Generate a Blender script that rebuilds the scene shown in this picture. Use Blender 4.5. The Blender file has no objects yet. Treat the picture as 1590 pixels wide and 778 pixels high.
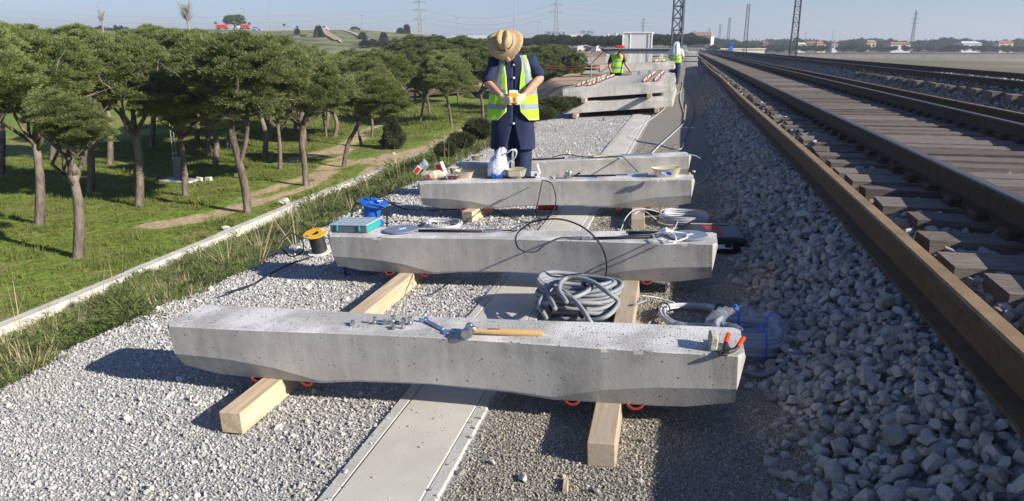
import bpy, bmesh, math, random
import numpy as np
from mathutils import Vector, Matrix, Euler, Quaternion
R = math.radians
random.seed(7); RNG = np.random.default_rng(7)
S = bpy.context.scene
COL = S.collection

# ------------------------------------------------------------------ camera, sky, sun, exposure
H = 1.5                                   # eye height above the gravel platform
F = 1120.0                                # focal length in pixels of the 1590 px wide photograph
PITCH = math.atan(315 / F); YAW = R(13.88)
cd = bpy.data.cameras.new('camera'); cam = bpy.data.objects.new('camera', cd); COL.objects.link(cam)
cam.location = (0, 0, H); cam.rotation_euler = (math.pi / 2 - PITCH, 0, YAW)
cd.sensor_width = 36; cd.lens = 36 * F / 1590; cd.shift_x = 14.5 / 1590
cd.clip_start = .05; cd.clip_end = 9000
S.camera = cam
SUN_AZ, SUN_EL = R(105), R(27.5)          # clockwise from +Y (track direction), height
w = bpy.data.worlds.new('World'); S.world = w; w.use_nodes = True
nt = w.node_tree; bg = nt.nodes['Background']
sky = nt.nodes.new('ShaderNodeTexSky'); sky.sky_type = 'NISHITA'; sky.sun_disc = False
sky.sun_elevation = SUN_EL; sky.sun_rotation = SUN_AZ
sky.altitude = 600; sky.air_density = 1.0; sky.dust_density = .25; sky.ozone_density = 3.5
tint = nt.nodes.new('ShaderNodeMix'); tint.data_type = 'RGBA'; tint.blend_type = 'MULTIPLY'; tint.inputs[0].default_value = 1; tint.inputs[7].default_value = (.88, .89, 1.08, 1)
nt.links.new(sky.outputs[0], tint.inputs[6]); nt.links.new(tint.outputs[2], bg.inputs[0]); bg.inputs[1].default_value = .068
sl = bpy.data.lights.new('sun', 'SUN'); so = bpy.data.objects.new('sun', sl); COL.objects.link(so)
sl.energy = 5.0; sl.angle = R(.5); sl.color = (1, .93, .82)
sd = Vector((math.sin(SUN_AZ) * math.cos(SUN_EL), math.cos(SUN_AZ) * math.cos(SUN_EL), math.sin(SUN_EL)))
so.rotation_euler = sd.to_track_quat('Z', 'Y').to_euler(); so.location = (30, -10, 30)
S.view_settings.view_transform = 'Standard'; S.view_settings.look = 'None'
S.view_settings.exposure = .7; S.view_settings.gamma = 1
S.render.engine = 'CYCLES'
try:
    S.cycles.max_bounces = 6; S.cycles.transparent_max_bounces = 12; S.cycles.volume_bounces = 0; S.cycles.volume_step_rate = 10
    S.cycles.use_denoising = True
except Exception: pass

# ------------------------------------------------------------------ points of the place, measured off the photograph
_fw = Vector((-math.sin(YAW) * math.cos(PITCH), math.cos(YAW) * math.cos(PITCH), -math.sin(PITCH)))
_rt = Vector((math.cos(YAW), math.sin(YAW), 0)); _up = _rt.cross(_fw)
FALL = .05                                # cross fall of the platform
def ray(x, y): return _fw * F + _rt * (x - 780.5) + _up * (389 - y)
def at(x, y, h=0.0):                      # h above the sloping platform
    d = ray(x, y); t = (h - H) / (d.z - FALL * d.x); return Vector((0, 0, H)) + d * t
def atz(x, y, z):                         # on the level z
    d = ray(x, y); return Vector((0, 0, H)) + d * ((z - H) / d.z)
def atd(x, y, dep):                       # at depth dep
    return Vector((0, 0, H)) + ray(x, y) * (dep / F)
_fh = Vector((-math.sin(YAW), math.cos(YAW), 0))
def ath(x, y, hd):                         # on the upright plane hd metres ahead
    d = ray(x, y); return Vector((0, 0, H)) + d * (hd / d.dot(_fh))
def hdist(p): return Vector(p).dot(_fh)
def dep(p): return (Vector(p) - Vector((0, 0, H))).dot(_fw)
def lerp(a, b, t): return a + (b - a) * t
def sm(a, b, x):
    t = min(1, max(0, (x - a) / (b - a))); return t * t * (3 - 2 * t)
LOW = -2.8

# ------------------------------------------------------------------ naming helpers
def tag(o, label=None, cat=None, group=None, kind=None):
    if label: o['label'] = label
    if cat: o['category'] = cat
    if group: o['group'] = group
    if kind: o['kind'] = kind
    return o
def thing(name, label, cat, loc=(0, 0, 0), rot=(0, 0, 0), group=None):
    o = bpy.data.objects.new(name, None); COL.objects.link(o)
    o.empty_display_size = .1
    o.location = loc; o.rotation_euler = rot
    return tag(o, label, cat, group)
def copy_tree(o, parent=None):
    c = o.copy(); COL.objects.link(c)
    if parent: c.parent = parent
    for ch in list(o.children): copy_tree(ch, c)
    return c

# ------------------------------------------------------------------ mesh builder
class MB:
    def __init__(s): s.v = []; s.f = []; s.m = []; s.mi = 0; s.M = None
    def _add(s, vs, fs, mi=None):
        n = len(s.v)
        if s.M is not None: vs = [s.M @ Vector(p) for p in vs]
        s.v += [tuple(p) for p in vs]; s.f += [tuple(i + n for i in f) for f in fs]
        s.m += [s.mi if mi is None else mi] * len(fs); return s
    def box(s, c, d, rot=None, bev=0, jit=0):
        x, y, z = d[0] / 2, d[1] / 2, d[2] / 2
        if bev:
            b = min(bev, x * .9, y * .9, z * .9); vs = []; 
            for sz in (-1, 1):
                for sx, sy in ((-1, -1), (1, -1), (1, 1), (-1, 1)):
                    vs += [(sx * (x - b), sy * (y - b), sz * z), (sx * x, sy * (y - b), sz * (z - b)), (sx * (x - b), sy * y, sz * (z - b))]
            bm = bmesh.new()
            for p in vs: bm.verts.new(p)
            bmesh.ops.convex_hull(bm, input=bm.verts); bm.verts.index_update()
            vs = [v.co.copy() for v in bm.verts]; fs = [[v.index for v in f.verts] for f in bm.faces]; bm.free()
        else:
            vs = [Vector((a * x, b * y, c_ * z)) for c_ in (-1, 1) for b in (-1, 1) for a in (-1, 1)]
            if jit: vs = [v + Vector([random.uniform(-jit, jit) for _ in range(3)]) for v in vs]
            fs = [(0, 2, 3, 1), (4, 5, 7, 6), (0, 1, 5, 4), (2, 6, 7, 3), (0, 4, 6, 2), (1, 3, 7, 5)]
        m = Matrix.Translation(c)
        if rot is not None: m = m @ (Euler(rot).to_matrix().to_4x4() if len(rot) == 3 else rot)
        return s._add([m @ Vector(p) for p in vs], fs)
    def frame(s, d):
        d = d.normalized(); a = Vector((0, 0, 1)) if abs(d.z) < .9 else Vector((1, 0, 0))
        u = a.cross(d).normalized(); return u, d.cross(u)
    def cyl(s, a, b, r0, r1=None, n=12, caps=True):
        a, b = Vector(a), Vector(b); r1 = r0 if r1 is None else r1; u, v = s.frame(b - a)
        vs = []; 
        for p, r in ((a, r0), (b, r1)):
            for i in range(n):
                t = 2 * math.pi * i / n; vs.append(p + (u * math.cos(t) + v * math.sin(t)) * r)
        fs = [(i, (i + 1) % n, n + (i + 1) % n, n + i) for i in range(n)]
        if caps: fs += [tuple(range(n))[::-1], tuple(range(n, 2 * n))]
        return s._add(vs, fs)
    def tube(s, pts, r, n=8, caps=True, closed=False):
        pts = [Vector(p) for p in pts]; rs = r if isinstance(r, (list, tuple)) else [r] * len(pts)
        N = len(pts); vs = []; u = None
        for i, p in enumerate(pts):
            d = pts[min(i + 1, N - 1)] - pts[max(i - 1, 0)]
            if closed: d = pts[(i + 1) % N] - pts[i - 1]
            if d.length < 1e-9: d = Vector((0, 0, 1))
            d.normalize()
            if u is None: u, _ = s.frame(d)
            u = (u - d * u.dot(d)); 
            if u.length < 1e-6: u, _ = s.frame(d)
            u.normalize(); v = d.cross(u)
            for k in range(n):
                t = 2 * math.pi * k / n; vs.append(p + (u * math.cos(t) + v * math.sin(t)) * rs[i])
        fs = []
        for i in range(N if closed else N - 1):
            j = (i + 1) % N
            for k in range(n): fs.append((i * n + k, i * n + (k + 1) % n, j * n + (k + 1) % n, j * n + k))
        if caps and not closed: fs += [tuple(range(n))[::-1], tuple(range((N - 1) * n, N * n))]
        return s._add(vs, fs)
    def lathe(s, prof, c=(0, 0, 0), n=24, q=None, sx=1, sy=1, mis=None):
        vs = []; fs = []; c = Vector(c)
        for r, z in prof:
            for i in range(n):
                t = 2 * math.pi * i / n; p = Vector((r * math.cos(t) * sx, r * math.sin(t) * sy, z))
                if q is not None: p = q @ p
                vs.append(c + p)
        for j in range(len(prof) - 1):
            for i in range(n): fs.append((j * n + i, j * n + (i + 1) % n, (j + 1) * n + (i + 1) % n, (j + 1) * n + i))
        return s._add(vs, fs)
    def ball(s, c, r, n=12, m=8, rot=None):
        r = (r, r, r) if not isinstance(r, (tuple, list)) else r; vs = []; fs = []
        q = Euler(rot).to_matrix() if rot else Matrix.Identity(3)
        for j in range(m + 1):
            a = math.pi * (j + .0001) / (m + .0002)
            for i in range(n):
                t = 2 * math.pi * i / n
                vs.append(Vector(c) + q @ Vector((r[0] * math.sin(a) * math.cos(t), r[1] * math.sin(a) * math.sin(t), r[2] * math.cos(a))))
        for j in range(m):
            for i in range(n): fs.append((j * n + i, (j + 1) * n + i, (j + 1) * n + (i + 1) % n, j * n + (i + 1) % n))
        return s._add(vs, fs)
    def cap(s, a, ra, b, rb, n=12):        # tapered limb with round ends, for bodies
        a, b = Vector(a), Vector(b); s.cyl(a, b, ra, rb, n); s.ball(a, ra, n, 8); s.ball(b, rb, n, 8); return s
    def prism(s, poly, z0, z1, mi=None):   # poly in xy
        n = len(poly); vs = [(x, y, z0) for x, y in poly] + [(x, y, z1) for x, y in poly]
        return s._add(vs, [tuple(range(n))[::-1], tuple(range(n, 2 * n))] + [(i, (i + 1) % n, n + (i + 1) % n, n + i) for i in range(n)], mi)
    def mesh(s, name, mats, smooth=False):
        me = bpy.data.meshes.new(name); me.from_pydata(s.v, [], s.f)
        for m in (mats if isinstance(mats, (list, tuple)) else [mats]): me.materials.append(m)
        if any(s.m): me.polygons.foreach_set('material_index', s.m)
        if smooth:
            me.polygons.foreach_set('use_smooth', [True] * len(s.f))
            if smooth != 'all': me.set_sharp_from_angle(angle=R(smooth if smooth is not True and smooth > 1 else 40))
        me.update(); return me
    def obj(s, name, mats, parent=None, smooth=False):
        o = bpy.data.objects.new(name, s.mesh(name, mats, smooth)); COL.objects.link(o)
        if parent: o.parent = parent
        return o
def npmesh(name, V, Fc, mats, mi=None, smooth=False):
    me = bpy.data.meshes.new(name); V = np.asarray(V, dtype=np.float32); Fc = np.asarray(Fc, dtype=np.int32); k = Fc.shape[1]
    me.vertices.add(len(V)); me.vertices.foreach_set('co', V.ravel())
    me.loops.add(Fc.size); me.loops.foreach_set('vertex_index', Fc.ravel())
    me.polygons.add(len(Fc)); me.polygons.foreach_set('loop_start', np.arange(0, Fc.size, k, dtype=np.int32))
    me.polygons.foreach_set('loop_total', np.full(len(Fc), k, dtype=np.int32))
    for m in (mats if isinstance(mats, (list, tuple)) else [mats]): me.materials.append(m)
    if mi is not None: me.polygons.foreach_set('material_index', np.asarray(mi, dtype=np.int32))
    if smooth: me.polygons.foreach_set('use_smooth', np.ones(len(Fc), dtype=bool))
    me.update(calc_edges=True); me.validate(); return me
def link(name, me, parent=None):
    o = bpy.data.objects.new(name, me); COL.objects.link(o)
    if parent: o.parent = parent
    return o
def spline(P, k=8):                        # Catmull-Rom
    P = [Vector(p) for p in P]; Q = [P[0] * 2 - P[1]] + P + [P[-1] * 2 - P[-2]]; out = []
    for i in range(1, len(Q) - 2):
        for j in range(k):
            t = j / k; a, b, c, d = Q[i - 1], Q[i], Q[i + 1], Q[i + 2]
            out.append(.5 * ((2 * b) + (c - a) * t + (2 * a - 5 * b + 4 * c - d) * t * t + (3 * b - a - 3 * c + d) * t ** 3))
    out.append(P[-1]); return out

# ------------------------------------------------------------------ materials
def rgb(c):
    return (c[0], c[1], c[2], 1)
def M(name, c, c2=None, sc=6, rough=.8, bump=0, bsc=40, metal=0, spec=.3, detail=5, rand=0, alpha=1, trans=0, spots=None, sheen=0, coords='Object', contrast=(.35, .65), stretch=None, c3=None, sc3=.7, bdist=.01, spotr=.12, streak=None, patch=None):
    m = bpy.data.materials.new(name); m.use_nodes = True; t = m.node_tree; N = t.nodes; L = t.links
    b = N['Principled BSDF']; b.inputs['Base Color'].default_value = rgb(c); b.inputs['Roughness'].default_value = rough
    b.inputs['Metallic'].default_value = metal; b.inputs['Specular IOR Level'].default_value = spec
    tc = N.new('ShaderNodeTexCoord'); vec = tc.outputs[coords]
    if coords == 'World':
        pass
    if stretch:
        mp = N.new('ShaderNodeMapping'); mp.inputs['Scale'].default_value = stretch; L.new(vec, mp.inputs[0]); vec = mp.outputs[0]
    col = None
    def noise(s, d=detail):
        n = N.new('ShaderNodeTexNoise'); n.inputs['Scale'].default_value = s; n.inputs['Detail'].default_value = d; n.inputs['Roughness'].default_value = .6
        L.new(vec, n.inputs['Vector']); return n.outputs[0]
    def mix(fac, a, bb):
        x = N.new('ShaderNodeMix'); x.data_type = 'RGBA'
        if isinstance(fac, float): x.inputs[0].default_value = fac
        else: L.new(fac, x.inputs[0])
        for i, q in ((6, a), (7, bb)):
            if isinstance(q, tuple): x.inputs[i].default_value = rgb(q)
            else: L.new(q, x.inputs[i])
        return x.outputs[2]
    def rng(src, lo, hi, a=0., bb=1.):
        r = N.new('ShaderNodeMapRange'); L.new(src, r.inputs[0]); r.inputs[1].default_value = lo; r.inputs[2].default_value = hi
        r.inputs[3].default_value = a; r.inputs[4].default_value = bb; return r.outputs[0]
    if c2: col = mix(rng(noise(sc), *contrast), c, c2)
    if c3: col = mix(rng(noise(sc3, 3), .45, .62), col if col is not None else c, c3)
    if streak:
        mp2 = N.new('ShaderNodeMapping'); mp2.inputs['Scale'].default_value = (11, 3, .9); L.new(tc.outputs['Object'], mp2.inputs[0]); keep_ = vec; vec = mp2.outputs[0]
        st1 = rng(noise(1.6, 6), .52, .72, 0., .55); vec = keep_; col = mix(st1, col, streak)
    pit = None
    if spots:                              # (scale, colour): small pits
        v = N.new('ShaderNodeTexVoronoi'); v.inputs['Scale'].default_value = spots[0]; v.inputs['Randomness'].default_value = 1; L.new(vec, v.inputs['Vector'])
        wn = N.new('ShaderNodeTexWhiteNoise'); L.new(v.outputs['Position'], wn.inputs[0])
        rr = rng(wn.outputs[0], 0., 1., -spotr * 2.2, spotr)
        mm = N.new('ShaderNodeMath'); mm.operation = 'LESS_THAN'; L.new(v.outputs['Distance'], mm.inputs[0]); L.new(rr, mm.inputs[1])
        pit = mm.outputs[0]; col = mix(pit, col if col is not None else c, spots[1])
    if patch:                              # dust and damp that lie across the whole bed
        ge = N.new('ShaderNodeNewGeometry'); n3 = N.new('ShaderNodeTexNoise'); n3.inputs['Scale'].default_value = 1.3; n3.inputs['Detail'].default_value = 5; L.new(ge.outputs['Position'], n3.inputs['Vector'])
        col = mix(rng(n3.outputs[0], .42, .68, 0., .55), col if col is not None else c, patch)
    if rand:
        oi = N.new('ShaderNodeObjectInfo'); hs = N.new('ShaderNodeHueSaturation')
        L.new(rng(oi.outputs['Random'], 0, 1, 1 - rand, 1 + rand), hs.inputs['Value'])
        if col is None: hs.inputs['Color'].default_value = rgb(c)
        else: L.new(col, hs.inputs['Color'])
        col = hs.outputs[0]
    if col is not None: L.new(col, b.inputs['Base Color'])
    if bump:
        bp = N.new('ShaderNodeBump'); bp.inputs['Strength'].default_value = bump; bp.inputs['Distance'].default_value = bdist
        hsrc = noise(bsc, 6)
        if pit is not None:
            a = N.new('ShaderNodeMath'); a.operation = 'SUBTRACT'; L.new(hsrc, a.inputs[0]); L.new(pit, a.inputs[1]); hsrc = a.outputs[0]
        L.new(hsrc, bp.inputs['Height']); L.new(bp.outputs[0], b.inputs['Normal'])
    if alpha < 1: b.inputs['Alpha'].default_value = alpha
    if trans: b.inputs['Transmission Weight'].default_value = trans
    if sheen: b.inputs['Sheen Weight'].default_value = sheen
    return m

m_side = M('sleeper_concrete', (.44, .42, .385), (.27, .26, .24), 2.6, .85, .3, 70, spots=(62, (.09, .085, .075)), c3=(.48, .465, .43), sc3=3.1, bdist=.004, spotr=.27, contrast=(.38, .70), streak=(.58, .56, .51))
m_rough = M('sleeper_base_concrete', (.50, .49, .47), (.40, .39, .375), 60, .92, .8, 130, spots=(75, (.14, .13, .12)), c3=(.72, .71, .69), sc3=3.0, bdist=.007, spotr=.42, detail=7)
m_slab = M('trough_concrete', (.60, .575, .52), (.50, .475, .42), 5, .9, .3, 120, spots=(22, (.25, .22, .17)), c3=(.64, .61, .555), sc3=1.3, bdist=.003, spotr=.14, patch=(.48, .44, .37))
m_slabedge = M('trough_wall_concrete', (.54, .525, .485), (.43, .42, .385), 9, .9, .5, 90, bdist=.004)
m_gravel = M('pale_gravel', (.52, .515, .50), (.42, .415, .40), 30, .9, .3, 60, rand=.27, patch=(.40, .37, .32))
m_gravel2 = M('brown_fine_gravel', (.43, .40, .335), (.30, .28, .24), 40, .9, .3, 80, rand=.36, patch=(.30, .27, .22))
m_ballast = M('ballast_stone', (.42, .415, .395), (.30, .28, .255), 5, .88, .35, 40, rand=.28, bdist=.004, patch=(.34, .30, .25))
m_bed1 = M('gravel_bed', (.50, .49, .475), (.30, .295, .285), 75, .95, 1.0, 90, contrast=(.42, .6), bdist=.02, c3=(.5, .49, .46), sc3=.6)
m_bed2 = M('fine_gravel_bed', (.36, .335, .285), (.16, .15, .125), 110, .95, 1.0, 130, contrast=(.4, .62), bdist=.012)
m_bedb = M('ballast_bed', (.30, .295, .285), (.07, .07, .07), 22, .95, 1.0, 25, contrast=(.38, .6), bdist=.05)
m_timber = M('sawn_pine', (.60, .48, .335), (.47, .35, .22), 7, .75, .3, 60, stretch=(9, .8, 9), c3=(.68, .54, .36), sc3=3, bdist=.003)
m_timber2 = M('weathered_pine', (.50, .42, .31), (.36, .28, .19), 7, .8, .4, 60, stretch=(9, .8, 9), c3=(.42, .36, .29), sc3=4, bdist=.003)
m_tie = M('old_wooden_tie', (.12, .10, .085), (.22, .19, .165), 8, .9, .8, 30, stretch=(1, 8, 8), rand=.25, bdist=.01)
m_rust = M('rusty_rail_steel', (.085, .055, .032), (.13, .085, .045), 14, .8, .3, 60, metal=.15)
m_rail = M('dark_rail_steel', (.065, .042, .030), (.10, .068, .045), 12, .75, .2, 60, metal=.2)
m_shine = M('worn_rail_head', (.17, .145, .125), (.11, .085, .065), 30, .42, metal=.55)
m_black = M('black_plastic', (.018, .018, .02), rough=.5)
m_rubber = M('black_cable_sheath', (.02, .02, .022), (.035, .035, .04), 20, .55)
m_grey = M('grey_conduit', (.31, .33, .35), (.24, .26, .29), 8, .5)
m_cablew = M('white_grey_cable_sheath', (.56, .57, .60), (.42, .44, .48), 12, .45)
m_red = M('red_paint', (.33, .035, .022), (.20, .03, .02), 40, rough=.5)
m_redp = M('red_plastic_grip', (.75, .06, .02), rough=.4)
m_steel = M('bare_steel', (.50, .50, .50), (.36, .36, .37), 30, .35, metal=.9)
m_chrome = M('satin_steel', (.62, .65, .70), (.5, .52, .56), 20, .28, metal=.9)
m_wood = M('hammer_handle_wood', (.62, .42, .20), (.52, .33, .14), 12, .5, stretch=(1, 8, 8))
m_teal = M('teal_plastic', (.02, .34, .32), rough=.4)
m_slate = M('slate_plastic', (.10, .14, .18), rough=.45)
m_lid = M('frosted_lid', (.38, .44, .48), (.30, .36, .42), 25, .3)
m_disc = M('blue_grey_disc_metal', (.20, .24, .32), (.26, .30, .38), 10, .4, metal=.3)
m_yellow = M('yellow_card', (.75, .42, .03), (.68, .36, .02), 6, .6)
m_blue = M('blue_plastic', (.02, .13, .55), (.015, .10, .42), 8, .35)
m_bluep = M('blue_print', (.02, .10, .50), rough=.5)
m_white = M('white_plastic', (.80, .80, .78), rough=.45)
m_card = M('white_carton', (.78, .76, .72), rough=.6)
m_beige = M('beige_plastic', (.62, .56, .42), (.54, .48, .35), 9, .5)
m_beiged = M('dusty_beige_plastic', (.36, .33, .24), (.45, .41, .31), 8, .6)
m_paper = M('paper', (.75, .76, .80), rough=.7)
m_bag = M('thin_white_plastic', (.80, .82, .86), (.62, .68, .80), 14, .3, bump=.8, bsc=18, bdist=.02, alpha=.93)
m_clear = M('clear_plastic', (.75, .80, .90), (.55, .6, .7), 10, .12, bump=.7, bsc=22, bdist=.01, alpha=.38, spec=.8)
m_wrap = M('clear_wrap_film', (.70, .75, .85), (.6, .66, .8), 10, .06, bump=1.0, bsc=30, bdist=.02, alpha=.2, spec=.9)
m_skin = M('skin', (.55, .30, .20), (.48, .25, .16), 12, .55)
m_glove = M('pale_leather_glove', (.66, .58, .40), (.52, .44, .28), 18, .8, .3, 60, bdist=.003)
m_straw = M('straw', (.55, .40, .23), (.42, .29, .15), 60, .8, .6, 160, bdist=.003)
m_band = M('hat_band', (.03, .05, .10), rough=.7)
m_coat = M('navy_cotton', (.024, .034, .085), (.018, .026, .065), 9, .85, .5, 22, bdist=.01)
m_jean = M('dark_denim', (.018, .028, .065), (.03, .048, .10), 14, .9, .5, 18, bdist=.01)
m_vest = M('fluorescent_vest', (.42, .85, .03), (.36, .75, .02), 7, .6, .5, 12, bdist=.012)
m_vest.node_tree.nodes['Principled BSDF'].inputs['Sheen Weight'].default_value = .2
m_trim = M('pale_yellow_trim', (.70, .90, .25), rough=.6)
m_silver = M('reflective_tape', (.24, .27, .33), (.30, .33, .39), 20, .4)
m_cloth = M('white_cloth', (.72, .74, .80), (.55, .58, .66), 10, .9, .8, 14, bdist=.02)
m_boot = M('tan_leather', (.45, .28, .13), rough=.7)
m_galv = M('galvanised_lattice', (.30, .31, .32), rough=.6)
m_mast = M('dark_mast_steel', (.05, .06, .075), (.08, .09, .10), 5, .7)
m_bark = M('pine_bark', (.19, .15, .12), (.07, .055, .045), 9, .95, 1.0, 14, stretch=(1, 1, .35), bdist=.05, c3=(.28, .23, .19), sc3=2)
m_bare = M('bare_branch', (.30, .27, .24), rough=.9)
m_soil = M('embankment_soil', (.30, .245, .16), (.13, .16, .05), 1.4, .95, .9, 9, c3=(.16, .19, .06), sc3=.55, bdist=.05, contrast=(.4, .6))
m_kerb = M('kerb_concrete', (.62, .60, .55), (.48, .46, .42), 4, .9, .3, 30)
m_cyp = M('cypress_foliage', (.06, .075, .035), (.045, .06, .025), 3, .9, rand=.15)
def foliage(name, a, b_, c3):
    m = M(name, a, b_, 2.2, .75, c3=c3, sc3=.8, rand=.14, contrast=(.38, .62)); bs = m.node_tree.nodes['Principled BSDF']
    t = m.node_tree; out = [n for n in t.nodes if n.type == 'OUTPUT_MATERIAL'][0]; tr = t.nodes.new('ShaderNodeBsdfTranslucent'); mx = t.nodes.new('ShaderNodeMixShader'); mx.inputs[0].default_value = .38
    src = bs.inputs['Base Color'].links[0].from_socket; t.links.new(src, tr.inputs[0]); t.links.new(bs.outputs[0], mx.inputs[1]); t.links.new(tr.outputs[0], mx.inputs[2]); t.links.new(mx.outputs[0], out.inputs['Surface']); return m
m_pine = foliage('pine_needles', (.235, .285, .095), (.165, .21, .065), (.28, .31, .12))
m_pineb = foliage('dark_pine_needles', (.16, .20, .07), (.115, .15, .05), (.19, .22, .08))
m_weed = foliage('weed_leaves', (.15, .20, .05), (.10, .14, .04), (.20, .21, .08))
m_dry = M('dry_stalks', (.42, .36, .22), (.30, .25, .14), 5, .9, rand=.2)
m_blade = foliage('lawn_blades', (.19, .24, .055), (.15, .19, .045), (.25, .25, .08))

# ------------------------------------------------------------------ scatter of real geometry
def scatter(name, P, rot, scl, meshes, parent=None):
    """one object: every point carries a stone / tuft of its own turn and size"""
    me = bpy.data.meshes.new(name + '_points'); n = len(P); P = np.asarray(P, dtype=np.float32)
    me.vertices.add(n); me.vertices.foreach_set('co', P.ravel())
    a = me.attributes.new('turn', 'FLOAT_VECTOR', 'POINT'); a.data.foreach_set('vector', np.asarray(rot, dtype=np.float32).ravel())
    a = me.attributes.new('size', 'FLOAT_VECTOR', 'POINT'); s3 = np.asarray(scl, dtype=np.float32)
    if s3.ndim == 1: s3 = np.repeat(s3[:, None], 3, 1)
    a.data.foreach_set('vector', s3.ravel())
    o = link(name, me, parent)
    c = bpy.data.collections.new(name + '_kinds')
    for k, q in enumerate(meshes): c.objects.link(bpy.data.objects.new(name + '_kind', q))
    g = bpy.data.node_groups.new(name + '_scatter', 'GeometryNodeTree')
    g.interface.new_socket('Geometry', in_out='INPUT', socket_type='NodeSocketGeometry'); g.interface.new_socket('Geometry', in_out='OUTPUT', socket_type='NodeSocketGeometry')
    N = g.nodes; L = g.links; gi = N.new('NodeGroupInput'); go = N.new('NodeGroupOutput')
    ci = N.new('GeometryNodeCollectionInfo'); ci.inputs[0].default_value = c; ci.inputs['Separate Children'].default_value = True; ci.inputs['Reset Children'].default_value = True
    ip = N.new('GeometryNodeInstanceOnPoints'); ip.inputs['Pick Instance'].default_value = True
    t = N.new('GeometryNodeInputNamedAttribute'); t.data_type = 'FLOAT_VECTOR'; t.inputs[0].default_value = 'turn'
    e = N.new('FunctionNodeEulerToRotation'); L.new(t.outputs[0], e.inputs[0])
    s = N.new('GeometryNodeInputNamedAttribute'); s.data_type = 'FLOAT_VECTOR'; s.inputs[0].default_value = 'size'
    r = N.new('FunctionNodeRandomValue'); r.data_type = 'INT'
    for i in r.inputs:
        if i.type == 'INT' and i.name == 'Max': i.default_value = len(meshes) - 1
        if i.type == 'INT' and i.name == 'Min': i.default_value = 0
    ro = [x for x in r.outputs if x.type == 'INT'][0]
    L.new(gi.outputs[0], ip.inputs['Points']); L.new(ci.outputs[0], ip.inputs['Instance']); L.new(ro, ip.inputs['Instance Index'])
    L.new(e.outputs[0], ip.inputs['Rotation']); L.new(s.outputs[0], ip.inputs['Scale']); L.new(ip.outputs[0], go.inputs[0])
    md = o.modifiers.new('scatter', 'NODES'); md.node_group = g
    o['kind'] = 'stuff'
    return o
def stone_mesh(name, mat, n=13, flat=.7, seed=0):
    rr = random.Random(seed); bm = bmesh.new()
    for i in range(n):
        v = Vector([rr.gauss(0, 1) for _ in range(3)]).normalized() * rr.uniform(.78, 1.08)
        bm.verts.new((v.x * rr.uniform(.9, 1.1), v.y * .82, v.z * flat))
    r = bmesh.ops.convex_hull(bm, input=bm.verts)
    bmesh.ops.delete(bm, geom=[g for g in r['geom_interior'] if isinstance(g, bmesh.types.BMVert)], context='VERTS')
    me = bpy.data.meshes.new(name); bm.to_mesh(me); bm.free(); me.materials.append(mat); return me

# ------------------------------------------------------------------ the lie of the land
EDGE = -3.25
HILLR = 300
def vnoise(x, y, s=1.0, seed=0):
    a = np.sin(x * 1.7 * s + seed) * np.cos(y * 1.3 * s + 2.1 * seed) + .5 * np.sin(x * 3.9 * s - y * 2.7 * s + seed) + .3 * np.cos(x * 7.1 * s + y * 6.3 * s)
    return a / 1.8
def sst(a, b, x):
    t = np.clip((x - a) / (b - a), 0, 1); return t * t * (3 - 2 * t)
def low_z(x, y):
    return LOW + 1.9 * sst(48, 100, y) * sst(-70, -20, x) + .05 * vnoise(x, y, .5) * sst(-11, -13, x)
def edge_line(y): return EDGE + .13 * vnoise(y * .9, y * .4, 1.0, 3) - 5.5 * sst(21, 52, y) - 14 * sst(60, 120, y) - 60 * sst(120, 260, y)
def ground_z(x, y):
    x = np.asarray(x, dtype=float); y = np.asarray(y, dtype=float)
    e = edge_line(y)
    plat = FALL * np.clip(x, -8, .45) + .012 * vnoise(x, y, 1.1, 1) * sst(-.8, -1.6, x)
    foot = low_z(x, y); fx = np.minimum(-9.9, e - 4.5 - 10 * sst(60, 120, y)); t = np.clip((e - x) / (e - fx), 0, 1)
    slope = lerp(FALL * e, foot, t) + .10 * vnoise(x, y, .9, 5) * np.sin(np.pi * t)
    z = np.where(x > e, plat, np.where(x > fx, slope, foot))
    z = np.where((x < -8) & (y > 60), np.maximum(z, -.45 - .0 * x) * 1.0 if False else z, z)
    bank = np.interp(x, [.42, .50, .98, 1.12, 1.35, 3.8, 4.55, 5.35, 5.6, 8.1, 9.0, 15, 40], [0, .03, .335, .36, .465, .465, .36, .66, .78, .78, .5, -1.8, -2.4])
    z = np.where(x > .42, FALL * .42 + bank, z)
    return z
# ground sheet: fine near the platform, coarse to the horizon
xs = np.unique(np.concatenate([[-2900, -2000, -1200, -700, -450, -300, -200, -140, -100, -80, -60, -50], np.arange(-45, -12, .5), np.arange(-12, -9.8, .2), np.arange(-9.8, -3.8, .2),
      np.arange(-3.8, -3.0, .07), np.arange(-3.0, .4, .1), [.42, .50, .62, .74, .86, .98, 1.12, 1.5, 2.5, 3.5, 4.55, 4.95, 5.35, 5.6, 6.5, 8.1, 9, 11, 13, 15, 20, 30, 40, 60, 100, 200, 400, 900, 2000, 2900]]))
ys = np.unique(np.concatenate([[-60, -30, -15, -8, -4], np.arange(-2, 14, .2), np.arange(14, 60, .5), np.arange(60, 110, 3), [120, 140, 170, 210, 260, 320, 400, 550, 800, 1200, 2000, 3900]]))
X, Y = np.meshgrid(xs, ys); Z = ground_z(X, Y)
nx, ny = len(xs), len(ys); V = np.stack([X, Y, Z], -1).reshape(-1, 3)
I = np.arange(nx * ny).reshape(ny, nx)
Fq = np.stack([I[:-1, :-1], I[:-1, 1:], I[1:, 1:], I[1:, :-1]], -1).reshape(-1, 4)
cxs = ((xs[1:] + xs[:-1]) / 2)[None, :].repeat(ny - 1, 0).ravel(); cys = ((ys[1:] + ys[:-1]) / 2)[:, None].repeat(nx - 1, 1).ravel()
eline = edge_line(cys)
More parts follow.
